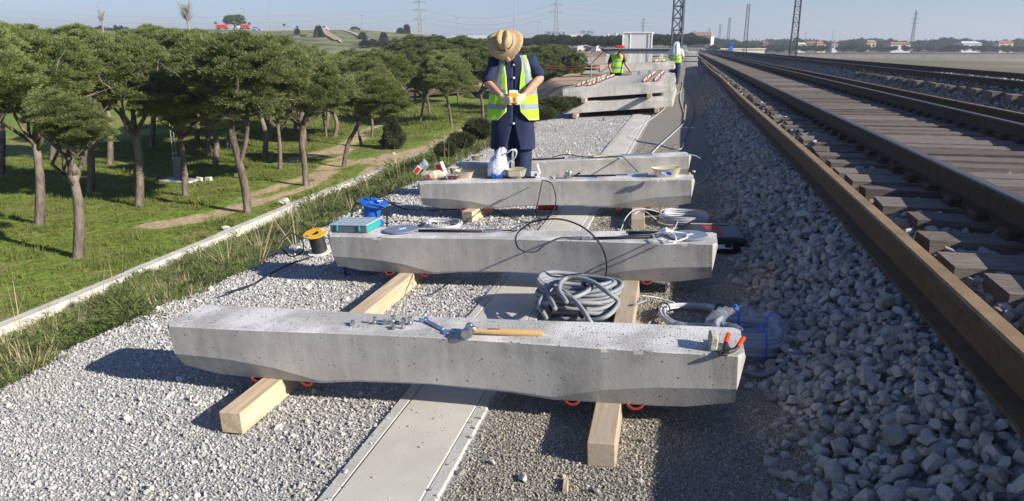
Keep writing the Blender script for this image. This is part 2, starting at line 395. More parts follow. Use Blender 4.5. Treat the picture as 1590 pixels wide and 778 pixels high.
mi = np.where(cxs < np.minimum(-9.9, eline - 4.5 - 10 * sst(60, 120, cys)), 3, np.where(cxs < eline, 2, np.where(cxs < -.72, 0, np.where(cxs < .62, 1, np.where(cxs < 9.0, 4, 5)))))
mi = np.where(((mi == 2) & (cys > 26)) | ((mi == 0) & (cxs < -3.6) & (cys > 22)), 6, mi)
# lawn: worn earth along the tracks, kept as a property of the ground
PATHS = [([(230, 347), (300, 338), (350, 325), (400, 303), (450, 285), (500, 265), (528, 245), (545, 225), (560, 205), (600, 190), (640, 180)], .34),
         ([(250, 352), (320, 341), (380, 322), (430, 306), (480, 290), (515, 268), (535, 250)], .24),
         ([(470, 345), (520, 318), (560, 285), (585, 262), (615, 247), (660, 236), (700, 222), (745, 205), (800, 190)], .5),
         ([(400, 378), (450, 352), (500, 325), (540, 300)], .3),
         ([(580, 250), (640, 240), (690, 225), (740, 200), (790, 180)], 1.0),
         ([(440, 252), (490, 240), (530, 228), (560, 214)], .5)]
segs = []
for pp, wd in PATHS:
    q = [atz(x, y, LOW) for x, y in pp]
    for a, b in zip(q[:-1], q[1:]): segs.append((a.x, a.y, b.x, b.y, wd))
dirt = np.zeros(len(V))
sel = (V[:, 0] < -9) & (V[:, 0] > -46) & (V[:, 1] < 90) & (V[:, 1] > 0)
px, py = V[sel, 0], V[sel, 1]; best = np.full(px.shape, 9.0)
for ax, ay, bx_, by_, wd in segs:
    dx, dy = bx_ - ax, by_ - ay; t = np.clip(((px - ax) * dx + (py - ay) * dy) / (dx * dx + dy * dy), 0, 1)
    best = np.minimum(best, np.hypot(px - ax - t * dx, py - ay - t * dy) / wd)
dirt[sel] = np.clip(1.15 - best * .75, 0, 1)
far = sst(58, 72, V[:, 1]) * sst(-60, -30, V[:, 0]) * (V[:, 0] < -3)
dirt = np.maximum(dirt, far)
m_lawn = bpy.data.materials.new('lawn_ground'); m_lawn.use_nodes = True
t_ = m_lawn.node_tree; N_ = t_.nodes; L_ = t_.links; b_ = N_['Principled BSDF']; b_.inputs['Roughness'].default_value = .95; b_.inputs['Specular IOR Level'].default_value = .1
def _n(sc, det=5):
    n = N_.new('ShaderNodeTexNoise'); n.inputs['Scale'].default_value = sc; n.inputs['Detail'].default_value = det; tc = N_.new('ShaderNodeTexCoord'); L_.new(tc.outputs['Object'], n.inputs[0]); return n.outputs[0]
def _r(s, lo, hi, a=0., b=1.):
    r = N_.new('ShaderNodeMapRange'); L_.new(s, r.inputs[0]); r.inputs[1].default_value = lo; r.inputs[2].default_value = hi; r.inputs[3].default_value = a; r.inputs[4].default_value = b; return r.outputs[0]
def _mix(f, a, b):
    x = N_.new('ShaderNodeMix'); x.data_type = 'RGBA'; L_.new(f, x.inputs[0])
    for i, q in ((6, a), (7, b)):
        if isinstance(q, tuple): x.inputs[i].default_value = rgb(q)
        else: L_.new(q, x.inputs[i])
    return x.outputs[2]
def _ma(op, a, b):
    x = N_.new('ShaderNodeMath'); x.operation = op
    for i, q in ((0, a), (1, b)):
        if isinstance(q, float): x.inputs[i].default_value = q
        else: L_.new(q, x.inputs[i])
    return x.outputs[0]
g1 = _mix(_r(_n(.45), .4, .62), (.18, .26, .045), (.24, .27, .065))
g1 = _mix(_r(_n(5), .45, .7), g1, (.075, .125, .02))
g1 = _mix(_r(_n(.9, 7), .54, .70), g1, (.27, .22, .12))
at_ = N_.new('ShaderNodeAttribute'); at_.attribute_name = 'dirt'
df = _ma('MULTIPLY', at_.outputs['Fac'], 1.15); df = _ma('SUBTRACT', df, _ma('MULTIPLY', _n(1.6, 8), .95)); df = _r(df, .05, .22)
g1 = _mix(df, g1, _mix(_r(_n(3), .4, .6), (.50, .38, .25), (.40, .31, .20)))
L_.new(g1, b_.inputs['Base Color'])
bp_ = N_.new('ShaderNodeBump'); bp_.inputs['Strength'].default_value = .9; bp_.inputs['Distance'].default_value = .06; L_.new(_n(7, 8), bp_.inputs['Height']); L_.new(bp_.outputs[0], b_.inputs['Normal'])
m_earth = M('orange_earth', (.50, .35, .22), (.42, .28, .175), .8, .95, .8, 3, bdist=.1, c3=(.34, .28, .19), sc3=.3)
m_field = M('dry_field', (.17, .13, .075), (.11, .115, .05), .05, .95, c3=(.30, .25, .17), sc3=.012)
gm = npmesh('ground', V, Fq, [m_bed1, m_bed2, m_soil, m_lawn, m_bedb, m_field, m_earth], mi, smooth=True)
a_ = gm.attributes.new('dirt', 'FLOAT', 'POINT'); a_.data.foreach_set('value', dirt.astype(np.float32))
tag(link('ground', gm), kind='structure')

# hill with the road on its crest, left and centre of the view
RIDGE = [(-900, 46), (-300, 45), (0, 46), (262, 44), (420, 48), (480, 47), (560, 46.5), (620, 51), (660, 54), (700, 60), (745, 66), (800, 73), (860, 78), (940, 80)]
def ridge_y(px): return float(np.interp(px, [a for a, b in RIDGE], [b for a, b in RIDGE]))
pxs = np.arange(-900, 945, 12); rows = []
for d, k in ((100, 0), (125, .06), (150, .14), (175, .27), (200, .42), (225, .58), (250, .73), (275, .88), (290, .97), (300, 1), (306, 1.0), (330, .97), (420, .9), (700, .7), (1500, .2)):
    row = []
    for i, px in enumerate(pxs):
        p = atd(px, ridge_y(px), 300); zt = max(p.z, LOW + .3) ; q = atd(px, 74, d)
        z = lerp(LOW - .6, zt, k) + (.35 * vnoise(q.x * .05, q.y * .05, 1, 2) if 0 < k < .95 else 0)
        row.append((q.x, q.y, z))
    rows.append(row)
V = np.array(rows).reshape(-1, 3); ny, nx = len(rows), len(pxs); I = np.arange(nx * ny).reshape(ny, nx)
Fq = np.stack([I[:-1, :-1], I[:-1, 1:], I[1:, 1:], I[1:, :-1]], -1).reshape(-1, 4)
m_hill = M('hillside_grass', (.17, .21, .075), (.28, .24, .14), .12, .95, c3=(.07, .095, .035), sc3=.14, bump=.6, bsc=.5, bdist=.5)
tag(link('hill', npmesh('hill', V, Fq, m_hill, smooth=True)), kind='structure')
def hill_at(px, k):                       # a point on the hill face, k = share of its rise
    ks = [0, .06, .14, .27, .42, .58, .73, .88, .97, 1]; ds = [100, 125, 150, 175, 200, 225, 250, 275, 290, 300]
    d = float(np.interp(k, ks, ds)); zt = atd(px, ridge_y(px), 300).z; q = atd(px, 74, d); q.z = lerp(LOW - .6, zt, k); return q

# gutter kerb at the foot of the embankment
mb = MB(); kl = []
for y in np.arange(2, 47, 1.5):
    x = -10.15 + .12 * math.sin(y * .21)
    kl.append((x, y))
gt = thing('concrete_kerb', 'long white concrete gutter kerb running along the foot of the weedy embankment', 'kerb', (-10.1, 20, LOW))
seg_me = MB().box((0, 0, 0), (.24, 1.49, .30), bev=.02).mesh('kerb_block', m_kerb)
for (x0, y0), (x1, y1) in zip(kl[:-1], kl[1:]):
    o = link('kerb_block', seg_me, gt); o.location = ((x0 + x1) / 2 + 10.1, (y0 + y1) / 2 - 20, .04 + random.uniform(-.012, .012)); o.rotation_euler = (0, random.uniform(-.01, .01), -math.atan2(x1 - x0, y1 - y0))

# sandy access road behind, rising beside the platform
m_road = M('pale_road', (.42, .37, .30), (.34, .30, .25), .6, .95, c3=(.33, .31, .29), sc3=.15)
def strip(name, C, wd, mat, dz=.02, n=6):
    V = []; Fq = []
    for i, c in enumerate(C):
        a = Vector(C[max(i - 1, 0)]); b = Vector(C[min(i + 1, len(C) - 1)]); d = (b - a).normalized(); nrm = Vector((d.y, -d.x, 0)).normalized(); w_ = wd[i] if isinstance(wd, list) else wd
        for k in range(n + 1):
            p = Vector(c) + nrm * (k / n - .5) * w_; V.append((p.x, p.y, p.z + dz))
    for i in range(len(C) - 1):
        for k in range(n): q = i * (n + 1) + k; Fq.append((q, q + 1, q + n + 2, q + n + 1))
    return tag(link(name, npmesh(name, V, Fq, mat, smooth=True)), kind='structure')
strip('road', [(x_, y_, float(ground_z(x_, y_)) + .03) for x_, y_ in ((-6.3, 52), (-7.4, 65), (-9.6, 80), (-15, 110), (-26, 150), (-60, 200))], [1.6, 2.1, 3.2, 6, 10, 14], m_road)
# pale ground beyond the works
tag(link('far_clearing', npmesh('far_clearing', [(-70, 190, -.9), (6, 120, -.25), (25, 330, .4), (-60, 330, .2)], [(0, 1, 2, 3)], m_earth)), kind='structure')

# ------------------------------------------------------------------ gravel of the platform (real stones)
def edge_x(y): return EDGE + .13 * vnoise(y * .9, y * .4, 1.0, 3)
st_a = [stone_mesh('gravel_stone', m_gravel, 9, .7, i) for i in range(7)]
st_b = [stone_mesh('fine_stone', m_gravel2, 8, .7, 20 + i) for i in range(6)]
def jit_grid(x0, x1, y0, y1, sp):
    gx, gy = np.meshgrid(np.arange(x0, x1, sp), np.arange(y0, y1, sp)); P = np.stack([gx.ravel(), gy.ravel()], -1)
    return P + RNG.uniform(-.5, .5, P.shape) * sp
def lay(zones, xlo, xhi, base):
    P = []; Sc = []
    for y0, y1, sp in zones:
        q = jit_grid(xlo, xhi, y0, y1, sp); P.append(q); Sc.append(np.full(len(q), sp))
    P = np.concatenate(P); Sc = np.concatenate(Sc); return P, Sc
P, Sc = lay([(1.3, 3.4, .0118), (3.4, 5.2, .014), (5.2, 7.5, .019), (7.5, 11, .023), (11, 17, .031)], -3.5, -1.17, 0)
keep = P[:, 0] > edge_x(P[:, 1]) - .06 + RNG.normal(0, .04, len(P)); P, Sc = P[keep], Sc[keep]
sz = np.minimum(Sc, .0165) * RNG.lognormal(-.62, .36, len(P)); big = RNG.random(len(P)) < .010; sz[big] *= 2.1
Z_ = ground_z(P[:, 0], P[:, 1]) + sz * .25
scatter('gravel', np.c_[P, Z_], RNG.uniform(0, 6.28, (len(P), 3)), sz, st_a)
P, Sc = lay([(1.3, 3.4, .0102), (3.4, 5.4, .0125), (5.4, 8, .018), (8, 12, .030)], -.73, .60, 0)
sz = np.minimum(Sc, .015) * RNG.lognormal(-.52, .25, len(P)); big = RNG.random(len(P)) < .0015; sz[big] *= 2.8
Z_ = ground_z(P[:, 0], P[:, 1]) + sz * .25
o = scatter('gravel', np.c_[P, Z_], RNG.uniform(0, 6.28, (len(P), 3)), sz, st_b)

# ------------------------------------------------------------------ ballast shoulder: stones one can pick out
bank = thing('ballast_bank', 'x', 'x', (0, 0, 0)); del bank['label']; del bank['category']; bank['kind'] = 'structure'
st_c = [stone_mesh('ballast_stone', m_ballast, 15 + 2 * (i % 5), .70, 60 + i) for i in range(12)]
P = []
for y0, y1, sp in ((1.2, 4.2, .044), (4.2, 7.5, .050), (7.5, 12, .056), (12, 20, .075), (20, 34, .12)):
    for lay_ in (0, 1):
        q = jit_grid(.44, 1.55, y0, y1, sp); P.append(np.c_[q, np.full(len(q), sp), np.full(len(q), lay_)])
q = np.c_[RNG.uniform(.36, .56, 420), RNG.uniform(1.2, 9, 420)]; P.append(np.c_[q, np.full(420, .042) * RNG.uniform(.5, 1.1, 420), np.full(420, 7)])
P = np.concatenate(P); tx = RNG.normal(0, .045, len(P)) + .07 * vnoise(P[:, 1] * 2, P[:, 1], 1.3)
keep = ((P[:, 0] + tx > .50) | (P[:, 3] == 7)) & ~((np.abs(P[:, 0] - 1.08) < .13) & (P[:, 3] == 1)) & ~((P[:, 3] == 1) & (RNG.random(len(P)) < .45)); P = P[keep]
for cx_, cy_, rr_ in ((at(1157, 547).x, at(1157, 547).y + .02, .215), (.33, 5.62, .27)): P = P[np.hypot(P[:, 0] - cx_, P[:, 1] - cy_) > rr_]
sz = np.minimum(P[:, 2], .056) * RNG.lognormal(-.40, .2, len(P))
zg = ground_z(P[:, 0], P[:, 1]); z = zg + sz * (.15 + (P[:, 3] == 1) * .75)
# a few strays on the fine gravel
ST = [(1152, 438, .028), (1112, 446, .02), (1168, 462, .022), (925, 762, .02), (812, 742, .026), (790, 560 + 33, .03), (1155, 688, .012), (1195, 512, .02), (1115, 233, .05), (1128, 245, .04)]
Q = np.c_[P[:, :2], z]; rot = RNG.uniform(0, 6.28, (len(P), 3)); rot[:, :2] = RNG.normal(0, .5, (len(P), 2))
def seen(q):                               # how large a stone shows
    d = np.array(q) - np.array([0, 0, H]); dd = d @ np.array(_fw); xx = 780.5 + F * (d @ np.array(_rt)) / dd; yy = 389 - F * (d @ np.array(_up)) / dd
    return dd, xx, yy
dd, xx, yy = seen(Q); inv = (xx > -10) & (xx < 1600) & (yy < 800) & (dd > .3)
score = np.where(inv & ((P[:, 3] == 1) | (P[:, 0] < .6)), sz / dd, 0); order = np.argsort(-score)[:292]
for i in order:
    o = link('stone', st_c[int(i) % 12], bank); o.location = Q[i]; o.rotation_euler = rot[i]; o.scale = (sz[i],) * 3
mask = np.ones(len(P), bool); mask[order] = False; mask &= (dd > -1)
o = scatter('ballast_stones', Q[mask], rot[mask], sz[mask], st_c, bank)
for x, y, s_ in ST[:8]:
    p = at(x, y, .01); o = link('stone', st_c[int(x) % 10], bank); o.location = p; o.scale = (s_,) * 3; o.rotation_euler = (0, .2, x)
# ballast between and beside the tracks
P = []
for x0, x1, y0, y1, sp in ((1.2, 1.75, 3, 12, .055), (1.75, 5.6, 3, 12, .07), (1.2, 5.6, 12, 26, .09), (3.6, 5.6, 26, 45, .13), (5.6, 8.8, 6, 24, .11)):
    q = jit_grid(x0, x1, y0, y1, sp); P.append(np.c_[q, np.full(len(q), sp)])
P = np.concatenate(P); sz = np.minimum(P[:, 2], .052) * RNG.lognormal(-.42, .2, len(P))
o = scatter('ballast_stones', np.c_[P[:, :2], ground_z(P[:, 0], P[:, 1]) + sz * .2], RNG.uniform(0, 6.28, (len(P), 3)), sz, st_c, bank)

# ------------------------------------------------------------------ cable trough let into the platform
tr = thing('cable_trough', 'pale concrete cable trough with flat lids crossing under the sleepers', 'cable trough', (0, 0, 0))
TX0, TX1 = -1.17, -.75
rot0 = (0, -math.atan(FALL), 0); tw = TX1 - TX0
lidL = 1.6; lid = MB().box((0, 0, 0), (tw - .109, lidL - .006, .05), bev=.004).mesh('lid', m_slab)
wal = MB().box((0, 0, 0), (.052, lidL * .62 - .004, .06), bev=.004).mesh('trough_wall', m_slabedge)
for k in range(22):
    y = 1.35 + lidL * (k + .5); xm = (TX0 + TX1) / 2 
    o = link('lid', lid, tr); o.location = (xm + random.uniform(-.002, .002), y, FALL * xm + .002 - .010 + random.uniform(-.002, .002)); o.rotation_euler = rot0
for k in range(33):
    y = 1.1 + lidL * .62 * (k + .5)
    for sx, xe in ((0, TX0 + .026), (1, TX1 - .026)):
        o = link('trough_wall', wal, tr); o.location = (xe + random.uniform(-.0015, .0015), y + .3 * sx, FALL * xe - .014 + random.uniform(-.002, .002)); o.rotation_euler = rot0
# crumbs of stone on the lids
P = np.c_[RNG.uniform(TX0, TX1, 260), RNG.uniform(1.6, 9, 260)]; sz = RNG.uniform(.002, .007, 260)
e1 = np.c_[RNG.choice([TX0 - .01, TX1 + .01], 500) + RNG.normal(0, .034, 500), RNG.uniform(1.5, 8, 500)]; P = np.r_[P, e1]; sz = np.r_[sz, RNG.uniform(.004, .010, 500)]
o = scatter('gravel', np.c_[P, FALL * P[:, 0] + .018 + sz * .4], RNG.uniform(0, 6.28, (len(P), 3)), sz, st_a)

# ------------------------------------------------------------------ tracks
def rail_mb(L0, L1, s=1.0, xj=None):
    prof = [(-.07, 0), (.07, 0), (.07, .012), (.012, .03), (.009, .125), (.036, .135), (.036, .162), (.028, .170), (-.028, .170), (-.036, .162), (-.036, .135), (-.009, .125), (-.012, .03), (-.07, .012)]
    m = MB(); n = len(prof); ysx = [L0, L1] if xj is None else list(np.linspace(L0, L1, 40)); vs = []
    for y in ysx:
        dx = 0 if xj is None else xj(y)
        vs += [(x * s + dx, y, z * s) for x, z in prof]
    fs = []; 
    for i in range(len(ysx) - 1):
        for k in range(n): fs.append((i * n + k, i * n + (k + 1) % n, (i + 1) * n + (k + 1) % n, (i + 1) * n + k))
    m._add(vs, fs + [tuple(range(n))[::-1], tuple(range(n * (len(ysx) - 1), n * len(ysx)))])
    m.m = [(1 if (k % n) in (6, 7, 8) and k < n * (len(ysx) - 1) else 0) for k in range(len(fs))] + [0, 0]
    return m
wob = lambda y: .03 * math.sin(y * .11) + .02 * math.sin(y * .31)
m_rtop = M('rust_brown_head', (.30, .21, .12), (.20, .135, .075), 5, .7, metal=.1)
for (y0, y1), lb in (((-1, 14.3), 'rusty loose rail lying on the ballast shoulder, the length nearest the camera'), ((14.36, 60), 'rusty loose rail on the ballast shoulder, the far length beyond the joint')):
    o = rail_mb(y0, y1, 1.08, wob).obj('rail', [m_rust, m_rtop]); o.location = (1.08, 0, FALL * .42 + .385); tag(o, lb, 'rail', 'loose rusty rails')
o = rail_mb(4, 120, .9, wob).obj('rail', [m_rust, m_rtop]); o.location = (3.86, 0, .60); tag(o, 'rusty loose rail lying along the far side of the near track', 'rail', 'loose rusty rails')
tieme = [MB().box((0, 0, 0), (2.5, .24, .15), jit=.014).mesh('tie', m_tie) for _ in range(6)]
def track(label, xc, zr, y0, y1, n, over=0):
    t = thing('railway_track', label, 'railway track', (xc, 0, zr))
    for s_ in (-1, 1):
        o = rail_mb(y0, y1).obj('rail', [m_rail, m_shine], t); o.location = (s_ * .835, 0, -.17)
    y = y0
    for k in range(n):
        y = y0 + .43 * k; o = link('tie', tieme[k % 6], t); o.location = (random.uniform(-.07, .07) - .05, y + random.uniform(-.03, .03), -.25); o.rotation_euler = (random.uniform(-.02, .02), 0, random.uniform(-.02, .02) + (math.pi if k % 2 else 0))
        if y < 26:
            for s_ in (-1, 1):
                for q in (-1, 1):
                    pass
    return t
t1 = track('near railway track with dark rails on closely laid old wooden ties', 2.58, .74, 1.5, 230, 285)
chm = MB(); 
for q in (-1, 1): chm.box((q * .09, 0, 0), (.07, .12, .05), bev=.01)
chm.box((0, 0, -.02), (.26, .14, .02)); chm = chm.mesh('rail_chair', m_rail)
for k in range(4, 70):
    for s_ in (-1, 1): o = link('rail_chair', chm, t1); o.location = (s_ * .835, 1.5 + .43 * k, -.155)
t2 = track('second railway track on its raised ballast bed beyond the near one', 6.45, .95, 4, 230, 50)

# ------------------------------------------------------------------ concrete sleepers
STN = [(0, .150, .138, .118, .085, .040), (.22, .150, .137, .108, .090, .004), (.33, .150, .136, .102, .092, .000), (.55, .147, .130, .072, .098, .0), (.76, .137, .114, .016, .108, .002), (.95, .130, .108, .030, .104, .020), (1.3, .124, .104, .036, .100, .030)]
HT = .262
def sleeper_mesh(name, seed, mats=None, inverted=True, step=.035):
    rr = random.Random(seed); ss = sorted(set([round(x, 4) for x in np.arange(0, 1.3, step)] + [a[0] for a in STN] + [.03])); cols = [[a[k] for a in STN] for k in range(6)]
    full = [(-1, s) for s in ss] + [(1, s) for s in ss[::-1][1:]]
    vs = []; fs = []; mi = []
    for sg, s in full:
        B, b1, zc, b2, zb = [float(np.interp(s, cols[0], cols[k])) for k in range(1, 6)]
        x = (1.3 - s) * sg; x1 = x; 
        if s < .01: x1 = sg * (1.3 - .022); x2 = sg * (1.3 - .035)
        else: x1 = x2 = x
        j = lambda a=.0006: rr.uniform(-a, a) - (rr.uniform(.003, .010) if rr.random() < .06 else 0)
        ch = .004
        ring = [(x, -B - j(), HT - ch + rr.uniform(-.0006, .0006)), (x, -B + (B - b1) * .1, HT - .018), (x1, -b1, zc), (x2, -b2, zb), (x2, b2, zb), (x1, b1, zc), (x, B - (B - b1) * .1, HT - .018), (x, B + j(), HT - ch + rr.uniform(-.0006, .0006)), (x, B - ch * 1.5, HT), (x, B * .4, HT + rr.uniform(-.001, .001)), (x, -B * .4, HT + rr.uniform(-.001, .001)), (x, -B + ch * 1.5, HT)]
        if s < .01:
            ring = [((abs(p[0]) - (.006 if k >= 6 or k == 0 else 0)) * sg, p[1] - math.copysign(.030, p[1]) if abs(p[1]) > .07 else p[1], p[2]) for k, p in enumerate(ring)]
        if not inverted: ring = [(p[0], p[1], HT - p[2]) for p in ring][::-1]
        vs += ring
    n = 12
    for i in range(len(full) - 1):
        for k in range(n):
            fs.append((i * n + k, (i + 1) * n + k, (i + 1) * n + (k + 1) % n, i * n + (k + 1) % n))
            kk = k if inverted else (10 - k) % n
            mi.append(1 if kk in (7, 8, 9, 10, 11) else 0)
    fs += [tuple(range(n)), tuple(range((len(full) - 1) * n, len(full) * n))[::-1]]; mi += [0, 0]
    m = MB(); m._add(vs, fs); m.m = mi
    return m.mesh(name, mats or [m_side, m_rough], smooth=7)
# elastic clip: red loop with a black insulator and bolt
def clip_mesh():
    m = MB(); pts = []
    for i in range(22):
        t = math.pi * (-.15 + 1.30 * i / 21); pts.append((.042 * math.cos(t), -.058 - .022 * math.sin(t), .008 - .034 * math.sin(t)))
    m.tube([(p[0], p[1], p[2]) for p in pts], .0075, 8)
    m.tube([(-p[0], -p[1], p[2]) for p in pts], .0075, 8)
    m.mi = 1; m.box((0, 0, .004), (.09, .10, .022), bev=.005); m.cyl((0, -.06, -.004), (0, .06, -.004), .026, n=14); m.cyl((0, 0, -.022), (0, 0, .02), .018, n=6); m.cyl((0, 0, -.014), (0, 0, -.008), .028, n=10); return m.mesh('clip', [m_red, m_black], smooth=True)
clipm = clip_mesh()
m_cream = M('cream_insulator', (.62, .57, .45), rough=.6)
def clip_up():
    m = MB(); pts = []
    for i in range(12):
        t = math.pi * (-.1 + 1.2 * i / 11); pts.append((.05 * math.cos(t), -.05 - .035 * math.sin(t), .02))
    m.tube(pts, .010, 6); m.tube([(-p[0], -p[1], p[2]) for p in pts], .010, 6)
    m.mi = 1; m.box((0, 0, .006), (.12, .14, .02)); m.mi = 2; m.cyl((0, 0, .01), (0, 0, .06), .024, n=8); m.cyl((0, 0, .06), (0, 0, .075), .034, n=8); return m.mesh('clip', [m_red, m_black, m_cream])
clipu = clip_up()
rr0 = random.Random(3)
def place_sleeper(label, L, Rr, seed, h=.362, clips=(-.87, -.61, .62, .88), group='upturned concrete sleepers laid on timbers'):
    a, b = at(*L, h), at(*Rr, h); d = (b - a); d.z = 0; d.normalize(); nrm = Vector((-d.y, d.x, 0)); c = (a + b) / 2 + nrm * .15
    ang = math.atan2(d.y, d.x)
    t = thing('concrete_sleeper', label, 'sleeper', (c.x, c.y, FALL * c.x + .10), (0, -math.atan(FALL), ang), group)
    t.rotation_euler = (Matrix.Rotation(ang, 3, 'Z') @ Matrix.Rotation(-math.atan(FALL), 3, 'Y')).to_euler()
    body = link('concrete_body', sleeper_mesh('concrete_body', seed), t)
    sm_ = MB().box((0, 0, 0), (.0022, .0015, .21)).obj('mould_seam', m_tie, t); sm_.location = (rr0.uniform(-.12, .05), -.1139, .152); sm_.rotation_euler = (R(5.06), rr0.uniform(-.04, .04), 0)
    for cx_ in clips:
        for sy in (-1, 1):
            o = link('clip', clipm, t); o.location = (cx_, sy * .040, .006); o.scale = (.82,) * 3
    return t, c, ang
s1, c1, a1 = place_sleeper('nearest upturned concrete sleeper, with hammer and spanner on top', (262, 506), (1155, 553), 1)
s2, c2, a2 = place_sleeper('second upturned concrete sleeper, with teal box and two round discs on top', (510, 367), (1116, 379.5), 2)
s3, c3, a3 = place_sleeper('third upturned concrete sleeper, loaded with plastic tubs, cartons and a white bag', (651, 285), (1079, 278.8), 3)
s4, c4, a4 = place_sleeper('fourth upturned concrete sleeper, directly in front of the walkway gap, cables on its top', (712, 257), (1072, 241.6), 4)
s4['label'] = 'fourth upturned concrete sleeper behind the man in the straw hat, cables along its top'
def top(t, u, v=0, dz=0):                  # a point on the top of a sleeper: u along, v across
    bpy.context.view_layer.update()
    return t.matrix_world @ Vector((u, v, HT + dz))
def ontop(t, px, py, dz=0.0):              # where the sight line meets the sleeper's top
    M_ = t.matrix_world; n = M_.to_3x3() @ Vector((0, 0, 1)); p0 = M_ @ Vector((0, 0, HT + dz)); d = ray(px, py)
    return Vector((0, 0, H)) + d * ((p0 - Vector((0, 0, H))).dot(n) / d.dot(n))
bpy.context.view_layer.update()

# timbers under them
def timber(label, p, q, wd, ht, mat, z=0, jit=.002):
    p, q = Vector(p), Vector(q); d = q - p; L = d.length; m = MB(); n = 8
    for k in range(1): m.box((0, 0, 0), (wd, L, ht), bev=.004)
    o = m.obj('timber', mat); c = (p + q) / 2; o.location = (c.x, c.y, FALL * c.x + ht / 2 + z); ang = math.atan2(-d.x, d.y)
    o.rotation_euler = (Matrix.Rotation(ang, 3, 'Z') @ Matrix.Rotation(-math.atan(FALL), 3, 'Y')).to_euler()
    return tag(o, label, 'timber', 'timbers carrying the sleepers')
timber('long pale pine timber under the left ends of the first two sleepers', (-1.785, 2.40), (-1.77, 4.62), .105, .10, m_timber)
timber('long weathered pine timber under the right ends of the first two sleepers', (-.215, 2.40), (-.255, 4.62), .105, .10, m_timber2)
timber('split brown timber poking out under the right end of the third sleeper', at(990, 357)[:2], (-.37, 7.0), .115, .10, m_timber2)
timber('short yellowish timber block under the left end of the third sleeper', (-1.93, 6.40), (-1.83, 6.85), .115, .10, m_timber)
timber('dark flat board lying beside the left pine timber', at(590, 487)[:2], at(622, 450)[:2], .05, .022, m_tie, .008)
o = MB().tube([at(836, 322, .05), at(866, 322, .05)], .027, 14).obj('red_tube', M('red_brown_tube', (.38, .07, .04), rough=.5), smooth=True); tag(o, 'short red brown tube lying under the middle of the third sleeper', 'tube')
p = at(878, 757); o = MB().box((0, 0, 0), (.018, .075, .015), jit=.003).obj('wood_chip', m_timber); o.location = (p.x, p.y, p.z + .012); o.rotation_euler = (0, 0, .12); tag(o, 'small splinter of wood on the gravel near the bottom edge', 'wood chip')
# timbers of the fourth
timber('timber hidden under the left end of the fourth sleeper', top(s4, -.75, -.2)[:2], top(s4, -.75, .2)[:2], .1, .10, m_timber)
timber('timber under the right end of the fourth sleeper', top(s4, .75, -.2)[:2], top(s4, .75, .2)[:2], .1, .10, m_timber)

# ------------------------------------------------------------------ tools on the first sleeper
def nut(px, py, s_, label, up=False):
    p = ontop(s1, px, py); m = MB(); r = .0125 * s_
    hexa = [(r * math.cos(i * math.pi / 3), r * math.sin(i * math.pi / 3)) for i in range(6)]
    m.prism(hexa, 0, r * .9); m.cyl((0, 0, r * .9), (0, 0, r * 2.2), r * .55, n=12); m.cyl((0, 0, r * 2.2), (0, 0, r * 2.6), r * .75, n=12)
    o = m.obj('fitting', m_steel); o.location = p
    if not up: o.rotation_euler = (R(90), 0, px * .7); o.location.z += r * .8
    return tag(o, label, 'nut', 'small steel fittings on the nearest sleeper')
for x, y, s_, up, lb in ((548, 503, 1.0, 0, 'small steel fitting lying alone, furthest left on the nearest sleeper'), (582, 503, 1, 1, 'steel fitting standing up at the left of the cluster'), (595, 504, 1.1, 0, 'steel fitting lying second in the cluster, just left of its middle'),
        (611, 502, 1.2, 1, 'open ended round fitting standing in the middle of the cluster'), (611, 509, .9, 0, 'fitting in the cluster nearest the sleeper front edge'), (624, 505, 1.2, 0, 'bulky fitting lying right of the cluster middle'), (637, 504, 1.1, 1, 'steel fitting standing at the right end of the cluster'), (626, 510, .8, 1, 'small round nut at the right front of the cluster')):
    nut(x, y, s_, lb, up)
# spanner
a, b = ontop(s1, 655, 497), ontop(s1, 700, 519); d = b - a; L = d.length * .86
def jaw(m, cx_, sgn, r):
    pts = []; 
    for i in range(19):
        t = R(38) + (2 * math.pi - R(76)) * i / 18; pts.append((cx_ + sgn * r * math.cos(t) * 1.1, r * math.sin(t)))
    pts += [(cx_ + sgn * r * .45, -r * .42), (cx_ - sgn * r * .25, -r * .42), (cx_ - sgn * r * .25, r * .42), (cx_ + sgn * r * .45, r * .42)]
    m.prism(pts, 0, .010)
m = MB(); jaw(m, L / 2, 1, .026); jaw(m, -L / 2, -1, .021); 
m.prism([(-L / 2 + .018, -.0085), (L / 2 - .022, -.010), (L / 2 - .022, .010), (-L / 2 + .018, .0085)], .002, .009)
m.prism([(-L / 2 + .04, -.004), (L / 2 - .045, -.005), (L / 2 - .045, .005), (-L / 2 + .04, .004)], .009, .0098)
o = m.obj('spanner', M('blue_chrome', (.22, .36, .62), (.5, .56, .66), 40, .28, metal=.85)); o.location = (a + b) / 2; o.rotation_euler = (0, 0, math.atan2(d.y, d.x)); tag(o, 'bluish chrome open ended spanner between the fittings and the hammer', 'spanner')
